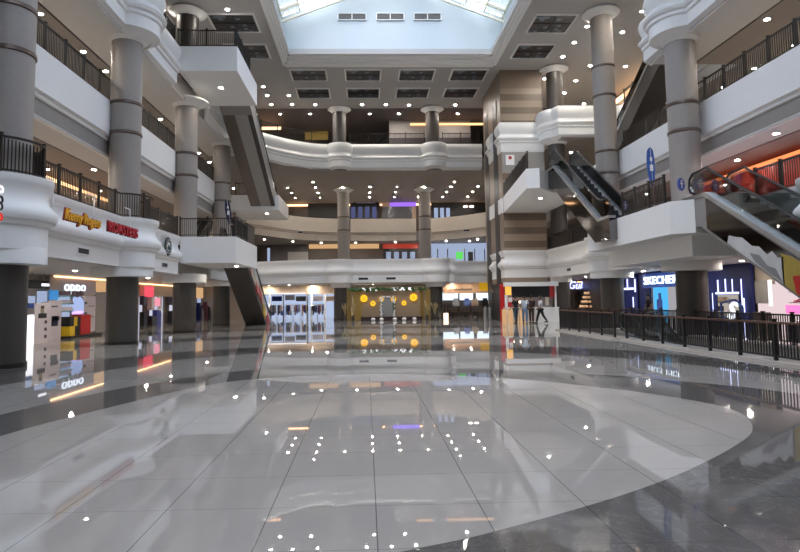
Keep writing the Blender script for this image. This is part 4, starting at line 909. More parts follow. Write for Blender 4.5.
def flower(px, py, r, label, ringed=False):
    p = at(px, py, Y=YF - .12); t = empty('paper_flower', p, label=label, cat='paper flower', group='yellow paper flowers')
    PET = mat('yellow_petal', (.95, .55, .01), .5, emit=(1, .6, .02), es=.25, noise=.1)
    for a in range(10):
        an = 2 * PI * a / 10; b = B(); c_ = Vector((math.cos(an) * r * .62, 0, math.sin(an) * r * .62)); s_ = Vector((-math.sin(an), 0, math.cos(an)))
        o_ = c_ / c_.length
        P = [c_ - o_ * r * .45 + Vector((0, -.02, 0)), c_ - s_ * r * .22 + Vector((0, -.07, 0)), c_ + o_ * r * .38 + Vector((0, -.03, 0)), c_ + s_ * r * .22 + Vector((0, -.07, 0))]
        b.add(P + [v + Vector((0, .05, 0)) for v in P], [(0, 1, 2, 3), (7, 6, 5, 4), (0, 4, 5, 1), (1, 5, 6, 2), (2, 6, 7, 3), (3, 7, 4, 0)]).build('petal', PET, t, False)
    b = B(); b.tube([(0, .0, 0), (0, -.1, 0)], r * (.3 if ringed else .45), 14); b.build('flower_centre', mat('cream_flower_centre', (.55, .42, .2), .6) if ringed else mat('amber_centre', (.9, .42, .01), .5, emit=(1, .45, .02), es=.25), t)
flower(364, 298.5, .33, 'large yellow paper flower high at the left of the flower stage')
flower(373, 303.5, .24, 'smaller ringed yellow flower left of the flower arch', True)
flower(381.3, 299.2, .24, 'yellow flower on the left corner of the arch', True)
flower(393.6, 299.2, .24, 'yellow flower on the right corner of the arch', True)
flower(404, 303, .22, 'smaller ringed yellow flower right of the flower arch', True)
flower(413.5, 297.3, .34, 'large yellow paper flower high at the right of the flower stage')
t = empty('flower_arch', (fx(387.5).x, YF - .15, 0.1), label='pale flower covered arch with a grey panel in the stage middle', cat='arch')
wA = (fx(394).x - fx(381).x) / 2; hA = fx(387, 297).z - .1
b = B(); b.box(-wA, wA, 0, .05, 0, hA); b.build('panel', GREYCLAD, t, False)
b = B(); random.seed(5)
for k in range(60):
    s_ = random.random()
    p = (-wA, random.random() * hA) if s_ < .4 else ((wA, random.random() * hA) if s_ < .8 else (random.uniform(-wA, wA), hA))
    b.ball((p[0] + random.uniform(-.06, .06), -.06, p[1]), random.uniform(.05, .09), 5)
b.build('white_blooms', WHITE, t, True, kind='stuff')
b = B()
for k in range(40):
    s_ = random.random(); p = (-wA, random.random() * hA) if s_ < .5 else (wA, random.random() * hA)
    b.ball((p[0] + random.uniform(-.1, .1), -.04, p[1]), .06, 5)
b.build('leaves', mat('leaf_green', (.05, .13, .03), .6), t, True)
b = B()
for k in range(110):
    x = random.uniform(fx(348).x, fx(428).x); b.ball((x, YF - .3 + random.uniform(-.08, .08), 2.36 + random.uniform(-.1, .1)), random.uniform(.06, .12), 4)
b.build('leaf_garland', mat('leaf_green', (.05, .13, .03), .6), None, True, label='green leaf garland along the top of the flower stage', cat='garland')
for i, (a_, b_) in enumerate(((352, 358), (360, 366), (370, 377), (392, 398), (400, 406), (409, 414))):
    x0, x1 = fx(a_).x, fx(b_).x
    b = B(); b.box(x0, x1, YF + .3, YF + .36, 2.28, 2.5); b.build('stage_light_bar', WHITEG, None, False, label='white light bar above the flower stage garland, %s from the left' % place[i], cat='light', group='stage light bars')  # bars stand free behind the garland, nothing carries them
b = B(); x0, x1 = fx(361).x, fx(421).x; b.box(x0, x1, YF - .9, YF - .25, .004, .28); b.build('stage_plinth', mat('maroon_black', (.035, .015, .015), .35), None, False, label='long dark plinth in front of the flower stage', cat='plinth')
for i, px in enumerate((373, 381, 394, 403, 413)):
    x = fx(px).x; b = B(); b.lathe((x, YF - 1.15, .004), [(.1, 0), (.14, .05), (.17, .12), (.12, .2), (.03, .23)], 14); b.build('floor_spotlight', WHITE, None, True, label='small white dome lamp on the floor before the stage, %s from the left' % place[i], cat='lamp', group='stage floor lamps')
for i, px in enumerate((345.5, 353, 426, 433.5)):
    x = fx(px).x; t = empty('grass_vase', (x, YF - .7, 0.003), label='tall dried grass bunch at the flower stage, ' + ('far left', 'second from the left', 'second from the right', 'far right')[i], cat='plant', group='dried grass bunches')
    b = B(); b.lathe((0, 0, 0), [(.1, 0), (.13, .2), (.08, .4)], 12); b.build('vase', mat('dark_vase', (.06, .05, .04), .3), t)
    b = B(); random.seed(i)
    for k in range(14):
        a = random.uniform(0, 6.28); rr = random.uniform(.1, .3); b.tube([(0, 0, .38), (rr * .4 * math.cos(a), rr * .4 * math.sin(a), .8), (rr * math.cos(a), rr * math.sin(a), random.uniform(1.0, 1.35))], [.012, .014, .03], 4)
    b.build('stems', mat('straw', (.45, .36, .18), .7), t, True)

# --- cafe at the back right
YC = 52.5
t = empty('shopfront', (fx(467, 305, YC).x, YC, 0), label='dim cafe front with a tan header and lit menu screens at the back', cat='shop front'); O = (fx(467, 305, YC).x, YC, 0)
plate('Y', YC, (443, 288, 490, 293), .1, zmin=2.05, zmax=2.94, o=O).build('header', mat('tan_header', (.34, .21, .13), .4, emit=(1, .55, .3), es=.06), t, False)
plate('Y', YC + .8, (443, 293, 490, 318), .05, zmin=.004, zmax=2.05, o=O).build('back_panel', BROWNW, t, False)
b = B(); random.seed(8)
for k in range(11): b.box(-1.6 + k * .19, -1.6 + k * .19 + .13, -.13, -.1, 2.32, 2.32 + random.uniform(.12, .2))
b.build('dark_lettering', BLACK, t, False)
for i, (a_, b_) in enumerate(((442.5, 458), (459.5, 473), (476, 488))):
    panel('Y', YC + .3, (a_, 292.5, b_, 300), .06, 'menu_screen', glow('menu_glow', (.72, .86, 1.0), .5), 'lit white menu screen in the back cafe, %s from the left' % place[i], 'screen', group='cafe menu screens')
panel('Y', 50.2, (479, 282.5, 491, 290.5), .06, 'yellow_sign', mat('amber_sign', (.62, .36, .01), .45, emit=(1, .55, .02), es=.12), 'amber yellow hanging sign left of the stone tower', 'sign')
panel('Y', 46.0, (443.5, 313, 448, 321), .3, 'cube_lamp', glow('warm_cube', (1.0, .82, .6), .6), 'small glowing cube lamp beside the right back column', 'lamp', zmin=.004)
def cafe_table(x, y, label):
    t = empty('cafe_table', (x, y, .003), label=label, cat='table', group='cafe tables')
    B().lathe((0, 0, 0), [(.38, .72), (.38, .75)], 20).build('table_top', BROWNW, t); B().lathe((0, 0, 0), [(.04, .05), (.04, .72)], 10).build('stem', BLACK, t); B().lathe((0, 0, 0), [(.24, 0), (.2, .05)], 16).build('foot', BLACK, t)
def cafe_chair(x, y, rz, label):
    t = empty('cafe_chair', (x, y, .003), rz, label=label, cat='chair', group='cafe chairs')
    B().box(-.22, .22, -.22, .22, .43, .47).build('seat', BROWNW, t, False); B().box(-.22, .22, .19, .23, .5, .92).build('backrest', BROWNW, t, False)
    for sx in (-.19, .19):
        for sy in (-.19, .19): B().box(sx - .02, sx + .02, sy - .02, sy + .02, 0, .43).build('leg', BLACK, t, False)
for i, px in enumerate((453, 465, 477)):
    x = fx(px, 310, 50.6).x; cafe_table(x, 50.6, 'small round cafe table, %s from the left at the back right' % place[i])
    cafe_chair(x, 51.4, 0, 'brown cafe chair behind the %s cafe table' % place[i]); cafe_chair(x, 49.85, PI, 'brown cafe chair in front of the %s cafe table' % place[i])
for i, px in enumerate((455, 466, 474, 484)):
    p = fx(px, 303, 53.0); b = B(); b.box(p.x - .3, p.x + .3, 52.4, 52.7, .9, 1.35); b.box(p.x - .2, p.x + .2, 52.4, 52.7, 1.35, 1.6); b.build('counter_stock', cols[(i + 4) % 7], None, False, label='stacked stock on the cafe counter, %s from the left' % place[i], cat='stock', group='cafe counter stock')
b = B(); b.box(fx(446, 310, 52.8).x, fx(488, 310, 52.8).x, 52.35, 52.95, .004, .9); b.build('cafe_counter', mat('dark_counter', (.06, .04, .03), .4), None, False, label='long dark counter at the rear of the cafe', cat='counter')
for i, px in enumerate((485.5, 490)):
    x = fx(px, 312, 42.5).x; b = B(); b.lathe((x, 42.5, .003), [(.14, 0), (.14, .85), (.1, .9), (.1, .95)], 16); b.build('queue_bin', STEEL, None, True, label='short steel post bin beside the tower, ' + ('left one', 'right one')[i], cat='bin')

# --- red and white kiosk under the tower
YK = 37.6
kx = lambda px, py=305: at(px, py, Y=YK)
t = empty('food_kiosk', (kx(530).x, YK, 0.002), label='red and white food kiosk in front of the stone tower', cat='kiosk'); O = (kx(530).x, YK, .002)
plate('Y', YK, (499.5, 283, 505, 323), .05, zmin=0, zmax=2.5, o=O).build('red_post', REDP, t, False)
b = B(); x0 = kx(499.7).x - O[0]; b.box(x0 + .1, x0 + .16, 0, .4, 0, 2.5); b.build('red_side_panel', REDP, t, False)
plate('Y', YK, (503, 282.5, 556, 286), .5, o=O).build('canopy', WHITE, t, False)
plate('Y', YK + .05, (511.5, 286.5, 549, 297), .08, o=O).build('black_header', BLACK, t, False)
plate('Y', YK + .04, (505, 284.5, 511, 295), .1, o=O).build('yellow_menu', mat('amber_menu', (.7, .4, .03), .4, emit=(1, .5, .1), es=.3), t, False)
plate('Y', YK + .04, (549, 284.5, 554, 297), .1, o=O).build('red_menu', REDP, t, False)
plate('Y', YK + .1, (507, 297, 512.5, 307.5), .1, o=O).build('red_board', REDP, t, False)
plate('Y', YK + .05, (508, 297.5, 512, 302), .06, o=O).build('white_board', WHITE, t, False)
plate('Y', YK, (504.5, 295, 507.5, 308), .08, o=O).build('white_post', WHITE, t, False)
plate('Y', YK, (554, 283, 556.5, 308), .1, zmin=.9, o=O).build('white_post', WHITE, t, False)
plate('Y', YK, (503, 308, 532, 322), .6, zmin=0.0, zmax=.98, o=O).build('counter', mat('cream_counter', (.72, .64, .52), .4), t, False)
plate('Y', YK + .3, (532, 308, 557, 322), .6, zmin=0.0, zmax=.96, o=O).build('counter', WHITE, t, False)
plate('Y', YK + 1.2, (507, 296, 555, 310), .04, zmin=.9, zmax=2.45, o=O).build('back_wall', mat('mauve_back_wall', (.30, .25, .24), .5), t, False)
plate('Y', YK + .2, (545, 294, 548.5, 307), .1, o=O).build('cream_post', mat('cream_counter', (.72, .64, .52), .4), t, False)
plate('Y', YK + .1, (543, 305, 550, 308.5), .3, o=O).build('glass_case', GREYCLAD, t, False)
for i, px in enumerate((513.5, 520, 526.5)):
    p = at(px, 302, Y=YK + .6); t2 = empty('pendant_lamp', p, label='warm round bulb hanging in the kiosk, ' + ('left', 'middle', 'right')[i] + ' one of three', cat='lamp', group='kiosk bulbs')
    B().ball((0, 0, 0), .07, 10).build('bulb', glow('warm_bulb', (1.0, .75, .48), 3.5), t2); B().tube([(0, 0, .1), (0, 0, 2.47 - p.z)], .008, 6).build('cord', BLACK, t2)
for i in range(4):
    p = at(506.5 + i * 6, 316, Y=YK - .62); b = B(); b.box(p.x - .28, p.x + .02, YK - .625, YK - .602, .004, .86); b.build('counter_light', WARMW, None, False, label='warm lit strip panel on the kiosk counter front, %s from the left' % place[i], cat='light', group='kiosk counter panels')

# --- right side shops
# restaurant between the far right columns
XC = 16.2
c, wd, ht = mid('X', XC - .4, 572, 279, 582, 292)
YR = 44.0
text('Gulu', .8, .03, BLUES, 'script_sign', None, at(577, 285.5, Y=YR - .1), ROTB, shear=.35, offset=.012, sx=.9, label='glowing blue script sign over the dim restaurant on the right', cat='sign')
t = empty('shopfront', (at(585, 300, Y=YR).x, YR, 0), label='dim brown restaurant front between the far right columns', cat='shop front'); O = (at(585, 300, Y=YR).x, YR, 0)
plate('Y', YR, (571, 281, 602, 288), .04, zmin=2.1, zmax=2.94, o=O).build('header', BROWNW, t, False)
plate('Y', YR, (571, 288, 576, 325), .06, zmin=.004, zmax=2.1, o=O).build('pier', DARKW, t, False)
plate('Y', YR, (596, 288, 603, 325), .06, zmin=.004, zmax=2.1, o=O).build('pier', GREYPANEL, t, False)
plate('Y', YR + .9, (571, 284, 603, 325), .04, zmin=.004, zmax=2.9, o=O).build('back_panel', BROWNW, t, False)
led('Y', YR - .05, (577, 283, 594, 283.6), WARM, 'short warm led line above the restaurant entrance on the right', zmin=2.72, zmax=2.76)
panel('Y', YR - .06, (596, 283.5, 601.5, 287.5), .05, 'white_sign', WHITEG, 'small white lit sign beside the blue script sign', 'sign')
p0 = at(588.5, 318, Y=YR - 1.2)
t = empty('pastry_display', (p0.x, YR - 1.2, 0.003), label='stepped warm lit pastry display in the dim restaurant', cat='display')
for k, (w_, z_) in enumerate(((.85, .0), (.72, .75), (.55, 1.1), (.4, 1.42), (.24, 1.74))):
    b = B(); b.lathe((0, 0, 0), [(w_, z_), (w_, z_ + .06)], 20); b.build('tier', BROWNW, t)
    b = B(); random.seed(k)
    for j in range(12):
        a = 2 * PI * j / 12; b.ball((w_ * .75 * math.cos(a), w_ * .75 * math.sin(a), z_ + .14), .1, 6)
    b.build('pastries', mat('pastry', (.55, .33, .16), .6, emit=(1, .6, .35), es=.12, noise=.3, nscale=8), t)
b = B(); b.lathe((0, 0, 0), [(.7, .0), (.7, .7)], 20); b.build('stand', BROWNW, t)

# sportswear shop: navy front with light lines, left wing and right wing round the column
XK = 16.0
t = empty('shopfront', (XK, 29, 0), label='navy blue sportswear shop front with white light lines', cat='shop front'); O = (XK, 29, 0)
plate('X', XK, (618, 270, 640, 320), .08, zmin=.004, zmax=2.93, o=O).build('wing_panel', NAVY, t, False)
plate('X', XK, (640, 270, 678, 284), .12, zmin=1.55 + .85, zmax=2.93, o=O).build('header', NAVY, t, False)
plate('X', XK, (641, 289, 653, 330), .06, zmin=.004, zmax=2.4, o=O).build('door_panel', NAVY, t, False)
plate('X', XK + .3, (653, 286, 680, 330), .03, zmin=.004, zmax=2.4, o=O).build('lit_interior', glow('shop_interior_glow', (.75, .72, .78), .16), t, False)
plate('X', XK, (704, 262, 757, 340), .1, zmin=.004, zmax=2.93, o=O).build('window_wall', NAVY, t, False)
for px in ((627, 279, 628.3, 290), (634.5, 279, 636, 292), (633, 297, 634.3, 312), (622, 288, 634, 289.6), (717.5, 280, 719, 292.5), (712.5, 293, 714, 317), (741, 279, 743, 305), (744.5, 298, 746, 340), (716, 292.3, 739, 294), (732, 279, 733.2, 292), (725, 279, 726.5, 292)):
    plate('X', XK - .14, px, .03, o=O).build('light_line', BLUEG, t, False)
plate('X', XK - .12, (718, 295, 739.5, 318), .02, o=O).build('window_display', glow('window_display_glow', (.85, .76, .66), .16), t, False)
for px, m in (((719, 297, 728, 303), mat('tan_cloth', (.35, .25, .18), .8)), ((729, 299, 739, 304), PAPER), ((719, 306, 724, 311), BLACK), ((725, 310, 731, 316), PAPER), ((719, 313, 723, 317), STEEL)):
    plate('X', XK - .145, px, .06, o=O).build('window_stock', m, t, False)
c, wd, ht = mid('X', XK - .2, 644.5, 275, 684, 285.5)
t = empty('sportswear_sign', (XK - .3, c[1], c[2]), label='glowing white and blue capital sign over the sportswear entrance', cat='sign')
b = B(); b.box(.0, .05, -wd / 2 - .1, wd / 2 + .1, -ht / 2 - .04, ht / 2 + .05); b.build('board', mat('blue_board', (.01, .03, .14), .4, emit=(.05, .2, 1.0), es=.05, noise=0), t, False)
text('SKECHERS', .60, .03, glow('white_blue_letter', (.72, .88, 1.0), 1.0), 'lettering', t, (-.03, -.1, -.02), ROTR, offset=.0, sx=1.36, spacing=1.06)
c, wd, ht = mid('X', XK - .25, 725, 306, 738, 317)
text('S', 1.0, .03, glow('navy_white_logo', (.85, .92, 1.0), .6), 'window_logo', None, (XK - .26, c[1], c[2]), ROTR, shear=.3, offset=.02, sx=1.25, label='large slanted white letter logo on the sportswear shop window', cat='sign')
b = B()
hexa = [(-.75, -.35), (.3, -.5), (.72, -.2), (.75, .35), (-.25, .5), (-.7, .2)]
for (a0, b0), (a1, b1) in zip(hexa, hexa[1:] + hexa[:1]): b.bar((XK - .22, c[1] + a0, c[2] + b0), (XK - .22, c[1] + a1, c[2] + b1), .07)
b.build('logo_outline', mat('navy_line', (.02, .05, .2), .4), None, False, label='dark angular outline round the window letter logo', cat='sign')
p = at(661, 306, X=XK + .1)
t = empty('blue_poster', (XK + .12, p.y, 1.2), label='tall bright cyan poster inside the sportswear entrance', cat='poster')
b = B(); b.box(-.04, 0, -.75, .75, -1.15, 1.1); b.build('board', glow('cyan_glow', (.10, .55, 1.0), .3), t, False)
b = B(); b.box(-.06, -.04, -.2, .35, -.9, .2); b.box(-.06, -.04, -.1, .15, .2, .55); b.build('figure_print', mat('blue_print', (.05, .10, .45), .4), t, False)
b = B(); b.box(-.06, -.04, .9, 1.9, -1.15, 1.1); b.build('pale_board', PAPER, t, False)

# shoe shop at the right edge
t = empty('shopfront', (16.0, 21.5, 0), label='white lit shoe shop front at the right edge beyond the railings', cat='shop front'); O = (16, 21.5, 0)
plate('X', 16.4, (757, 270, 830, 340), .05, zmin=.004, zmax=2.9, o=O).build('glowing_back', glow('pinkish_shop_glow', (1.0, .80, .82), .26), t, False)
plate('X', 16.0, (756, 270, 775, 281), .05, zmin=2.0, zmax=2.9, o=O).build('header', BEIGE, t, False)
plate('X', 15.9, (757, 281, 771, 305), .1, zmin=1.25, o=O).build('grey_display_panel', GREYPANEL, t, False)
plate('X', 15.85, (770.5, 280, 773, 306), .12, o=O).build('white_post', WHITEG, t, False)
plate('X', 15.95, (757, 305, 772, 330), .2, zmin=.004, zmax=.9, o=O).build('stone_base', BROWNW, t, False)
for i, z in enumerate((.5, .9, 1.3, 1.7)):
    t = empty('shoe_shelf', (16.2, 19.6, z), label='white shoe shelf at the right edge, %s from the bottom' % place[i], cat='shelf', group='shoe shelves')
    b = B(); b.box(-.2, .15, -3.4, 1.9, -.03, 0); b.build('shelf_board', mat('dusty_pink_board', (.45, .33, .33), .5), t, False)
random.seed(9)
shoe = None; n = 0
def shoe_mesh(m):
    b = B(); vs = []; fs = []
    st = [(-.14, .045, .10), (-.09, .05, .12), (-.02, .048, .10), (.06, .05, .07), (.12, .045, .055), (.15, .03, .04)]
    for x, w_, h in st: vs += [(x, -w_, 0), (x, w_, 0), (x, w_ * .7, h), (x, -w_ * .7, h)]
    for i in range(5):
        for k in range(4): fs.append((4 * i + k, 4 * i + (k + 1) % 4, 4 * i + 4 + (k + 1) % 4, 4 * i + 4 + k))
    fs += [(3, 2, 1, 0), (20, 21, 22, 23)]
    return b.add(vs, fs).build('shoe', m)
kinds = [shoe_mesh(m) for m in (WHITE, BLACK, mat('pink_shoe', (.75, .25, .35), .5), mat('grey_cloth', (.2, .2, .22), .8))]
used = set()
names = ['white', 'black', 'pink', 'grey']
for r, z in enumerate((.5, .9, 1.3, 1.7)):
    for k in range(11):
        q = random.randrange(4)
        if q in used: o = kinds[q].copy(); C.objects.link(o)
        else: o = kinds[q]; used.add(q)
        o.location = (16.15, 16.6 + k * .46, z + .001); o.rotation_euler = (0, 0, PI)
        o.scale = (1.25, 1.25, 1.25)
        tag(o, '%s sports shoe on the %s white shelf at the right edge' % (names[q], ('lowest', 'second', 'third', 'top')[r]), 'shoe', '%s shoes on the %s shelf' % (names[q], ('lowest', 'second', 'third', 'top')[r]))
for o_, q in zip(kinds, range(4)):
    if q not in used: bpy.data.objects.remove(o_)
panel('X', 15.7, (788, 305, 806, 314), .1, 'pink_banner', glow('hot_pink_glow', (1.0, .2, .5), .45), 'hot pink lit banner at the right edge of the view', 'banner')

# --- upper level shop fronts and cove strips
led('X', -14.0, (40, 175, 112, 202), WARM, 'long warm led line at the top of the left first level shop wall', zmin=7.05, zmax=7.2)
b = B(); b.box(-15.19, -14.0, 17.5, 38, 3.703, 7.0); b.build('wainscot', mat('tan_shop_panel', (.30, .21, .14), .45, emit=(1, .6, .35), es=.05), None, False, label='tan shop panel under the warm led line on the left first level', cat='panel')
led('X', 16.75, (701, 184, 803, 146), ORANGEL, 'long orange led line at the top of the right first level shop wall', zmin=7.0, zmax=7.14)
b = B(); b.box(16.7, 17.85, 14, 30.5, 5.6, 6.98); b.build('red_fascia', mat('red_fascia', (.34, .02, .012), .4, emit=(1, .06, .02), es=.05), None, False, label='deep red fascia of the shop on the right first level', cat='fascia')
for i, (y0, y1, z) in enumerate(((20.5, 24.5, 5.5), (15.5, 19.8, 5.55), (25.5, 28.5, 5.4))):
    b = B(); b.box(16.6, 16.66, y0, y1, z - .05, z + .05); b.build('light_tube', COLD, None, False, label='cold white light tube under the red fascia, %s' % ('middle one', 'nearest one', 'farthest one')[i], cat='light', group='tubes under the red fascia')
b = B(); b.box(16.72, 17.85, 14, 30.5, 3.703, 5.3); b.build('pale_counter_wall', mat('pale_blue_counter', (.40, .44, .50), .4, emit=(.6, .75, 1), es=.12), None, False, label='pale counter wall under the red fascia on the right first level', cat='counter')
led('X', 19.9, (616, 97, 660, 62), WARM, 'warm led line high on the right third level wall above the recess', zmin=16.75, zmax=17.1)
led('Y', 62.3, (287, 199, 490, 199.6), WARM, 'long warm led line above the shops behind the beige balcony', zmin=11.78, zmax=11.95)
led('Y', 49.88, (410, 117, 490, 118), glow('soft_warm_led', (1.0, .56, .27), .55), 'warm led line on top of the back third level partition', zmin=16.85, zmax=17.05)
led('Y', 50.5, (256, 116.5, 281, 118), WARM, 'short warm led line at the left end of the back third level', zmin=16.7, zmax=16.95)
def bshop(axis_y, px, m, name, label, cat, depth=.1, **k):
    low = px[1] > 230
    if cat in ('shop front', 'post', 'counter') or name in ('dim_window', 'lit_window', 'dark_display'): k['zmin'] = 3.703 if low else (8.303 if px[1] > 180 else 13.103)
    if cat == 'shop front': k['zmax'] = 7.36 if low else (12.04 if px[1] > 180 else 17.3)
    if px == (383, 248.5, 418, 262): k['zmax'] = at(400, 248.6, Y=axis_y).z
    return panel('Y', axis_y, px, depth, name, m, label, cat, **k)
bshop(62.2, (308, 200, 338, 220), DARKW, 'dark_shop', 'dark fashion shop front left behind the beige balcony', 'shop front')
for i, px in enumerate((322, 326.5, 331)):
    p = at(px, 212, Y=61.6); t = empty('mannequin', (p.x, 61.6, 8.302), label='pale mannequin in the dark fashion shop, %s from the left' % place[i], cat='mannequin', group='pale mannequins')
    B().lathe((0, 0, 0), [(.1, 0), (.11, .4), (.14, .75), (.2, .95), (.14, 1.15), (.22, 1.4), (.2, 1.5), (.06, 1.56), (.05, 1.6), (.1, 1.68), (.11, 1.76), (.06, 1.85)], 12).build('body', mat('mannequin_white', (.75, .7, .65), .5, emit=(1, .9, .8), es=.25), t)
bshop(62.2, (350, 200, 380, 220), DARKW, 'dark_shop', 'dark shop front with blue lit displays between the beige parapets', 'shop front')
for i, a_ in enumerate((351, 358, 365, 372)):
    bshop(62.05, (a_, 207, a_ + 4.5, 218), glow('dim_blue_glow', (.25, .28, .6), .1), 'display_window', 'dim blue lit window in the dark upper shop, %s from the left' % place[i], 'display', group='dim blue windows')
t = empty('upper_sign', at(366, 202.5, Y=62.0), label='black sign board with small pale letters behind the beige balcony', cat='sign')
B().box(-1.35, 1.35, 0, .06, -.3, .3).build('board', BLACK, t, False)
b = B(); random.seed(2)
for k in range(12): b.box(-1.1 + k * .18, -1.1 + k * .18 + .12, -.02, 0, -.1, .1)
b.build('pale_letters', PAPER, t, False)
bshop(62.2, (382, 200, 416, 220), mat('tan_shop_panel', (.30, .21, .14), .45), 'tan_shop', 'tan shop front with a violet lit sign behind the beige balcony', 'shop front')
bshop(61.9, (390, 203, 416, 206), PURPLE, 'violet_sign', 'violet lit strip sign behind the beige balcony, left of the right column', 'sign')
bshop(62.0, (382, 207, 412, 218), mat('dim_glass_front', (.12, .12, .13), .2), 'dim_window', 'dim glass window under the violet sign', 'window')
bshop(62.2, (431, 200, 492, 222), DARKW, 'dark_shop', 'dark shop front right of the back columns on the second level', 'shop front')
for i, a_ in enumerate((434, 440, 446)):
    bshop(62.0, (a_, 208, a_ + 4, 217), COLDD, 'lit_window', 'pale lit window in the dark second level shop, %s from the left' % place[i], 'window', group='pale lit windows')
for i, px in enumerate((465.5, 471.5)):
    p = at(px, 206.5, Y=61.5); B().ball(tuple(p), .27, 8, sz=.45).build('lamp_globe', glow('globe_glow', (1.0, .85, .75), 1.2), None, True, label='soft round lamp in the dark second level shop, ' + ('left one', 'right one')[i], cat='lamp', group='soft round lamps')  # globes placed free
# first level at the back
for i, (a_, b_) in enumerate(((309, 338), (349, 379))):
    bshop(60.3, (a_, 244, b_, 248.5), WARMW, 'lit_header_panel', 'warm lit header panel on the back first level, ' + ('left one', 'right one')[i], 'panel', group='warm header panels')  # plain glowing header panels, no sign on them
bshop(60.3, (271, 245, 308, 262), mat('dim_grey_front', (.12, .10, .10), .4), 'grey_shop', 'dim grey shop front at the left of the back first level', 'shop front')
bshop(60.2, (288, 252, 308, 261), mat('pale_counter', (.42, .40, .38), .4), 'pale_counter', 'pale counter in the dim grey shop on the back first level', 'counter')
bshop(60.2, (267.5, 248, 270, 262), COLDD, 'narrow_window', 'narrow pale lit slot at the far left of the back first level', 'window')
bshop(60.3, (383, 244, 418, 248.5), mat('dull_red_sign', (.3, .03, .02), .4, emit=(1, .1, .05), es=.08), 'red_shop_sign', 'dull red lit header on the back first level', 'sign')
bshop(60.3, (383, 248.5, 418, 262), DARKW, 'dark_shop', 'dark shop front below the dull red header', 'shop front')
for i, a_ in enumerate((386, 394, 402, 410)):
    bshop(60.15, (a_, 252, a_ + 5, 259), mat('blue_grey_stock', (.14, .18, .26), .5, emit=(.5, .6, 1), es=.08), 'display_window', 'blue grey stock display below the dull red header, %s from the left' % place[i], 'display', group='blue grey displays')
bshop(60.3, (431, 243, 491, 262), COLDD, 'lit_shop', 'blue white lit shop front at the right of the back first level', 'shop front')
for i, a_ in enumerate((437, 447, 464, 474, 484)):
    bshop(60.1, (a_, 249, a_ + 1.2, 262), BROWNW, 'dark_mullion', 'dark upright before the blue white lit shop, %s from the left' % place[i], 'post', group='dark uprights')
bshop(60.0, (456, 252, 463, 259), GREENG, 'green_sign', 'small green lit sign in the blue white lit shop', 'sign')
bshop(60.0, (468, 252, 473, 259), BLACK, 'dark_display', 'small dark display right of the green sign', 'display')
# third level at the back left
bshop(54, (262, 122, 315, 146), DARKW, 'dark_shop', 'very dark shop front at the left of the back third level', 'shop front')
bshop(53.5, (305, 132, 328, 140), mat('gold_lit_panel', (.3, .2, .03), .4, emit=(1, .65, .15), es=.05), 'gold_sign', 'dim golden lit panel behind the back third level railing', 'sign')

# ------------------------------------------------------------------ people
SK = mat('brown_skin', (.25, .14, .09), .55); HAIR = mat('black_hair', (.012, .010, .009), .6); SHOE = mat('dark_shoe', (.02, .018, .018), .5)
def skin_mesh(name, pts, edges, radii, m, parent, root=0, sub=1):
    me = bpy.data.meshes.new(name); me.from_pydata(pts, edges, []); o = bpy.data.objects.new(name, me); C.objects.link(o)
    md = o.modifiers.new('skin', 'SKIN'); md.use_smooth_shade = True
    for i, r in enumerate(radii): me.skin_vertices[0].data[i].radius = r if isinstance(r, tuple) else (r, r)
    for i in range(len(pts)): me.skin_vertices[0].data[i].use_root = (i == root)
    s = o.modifiers.new('sub', 'SUBSURF'); s.levels = s.render_levels = sub
    dg = bpy.context.evaluated_depsgraph_get(); nm = bpy.data.meshes.new_from_object(o.evaluated_get(dg))
    bpy.data.objects.remove(o); bpy.data.meshes.remove(me)
    nm.materials.clear(); nm.materials.append(m); nm.polygons.foreach_set('use_smooth', [True] * len(nm.polygons)); nm.name = name
    o = bpy.data.objects.new(name, nm); C.objects.link(o); o.parent = parent
    return o
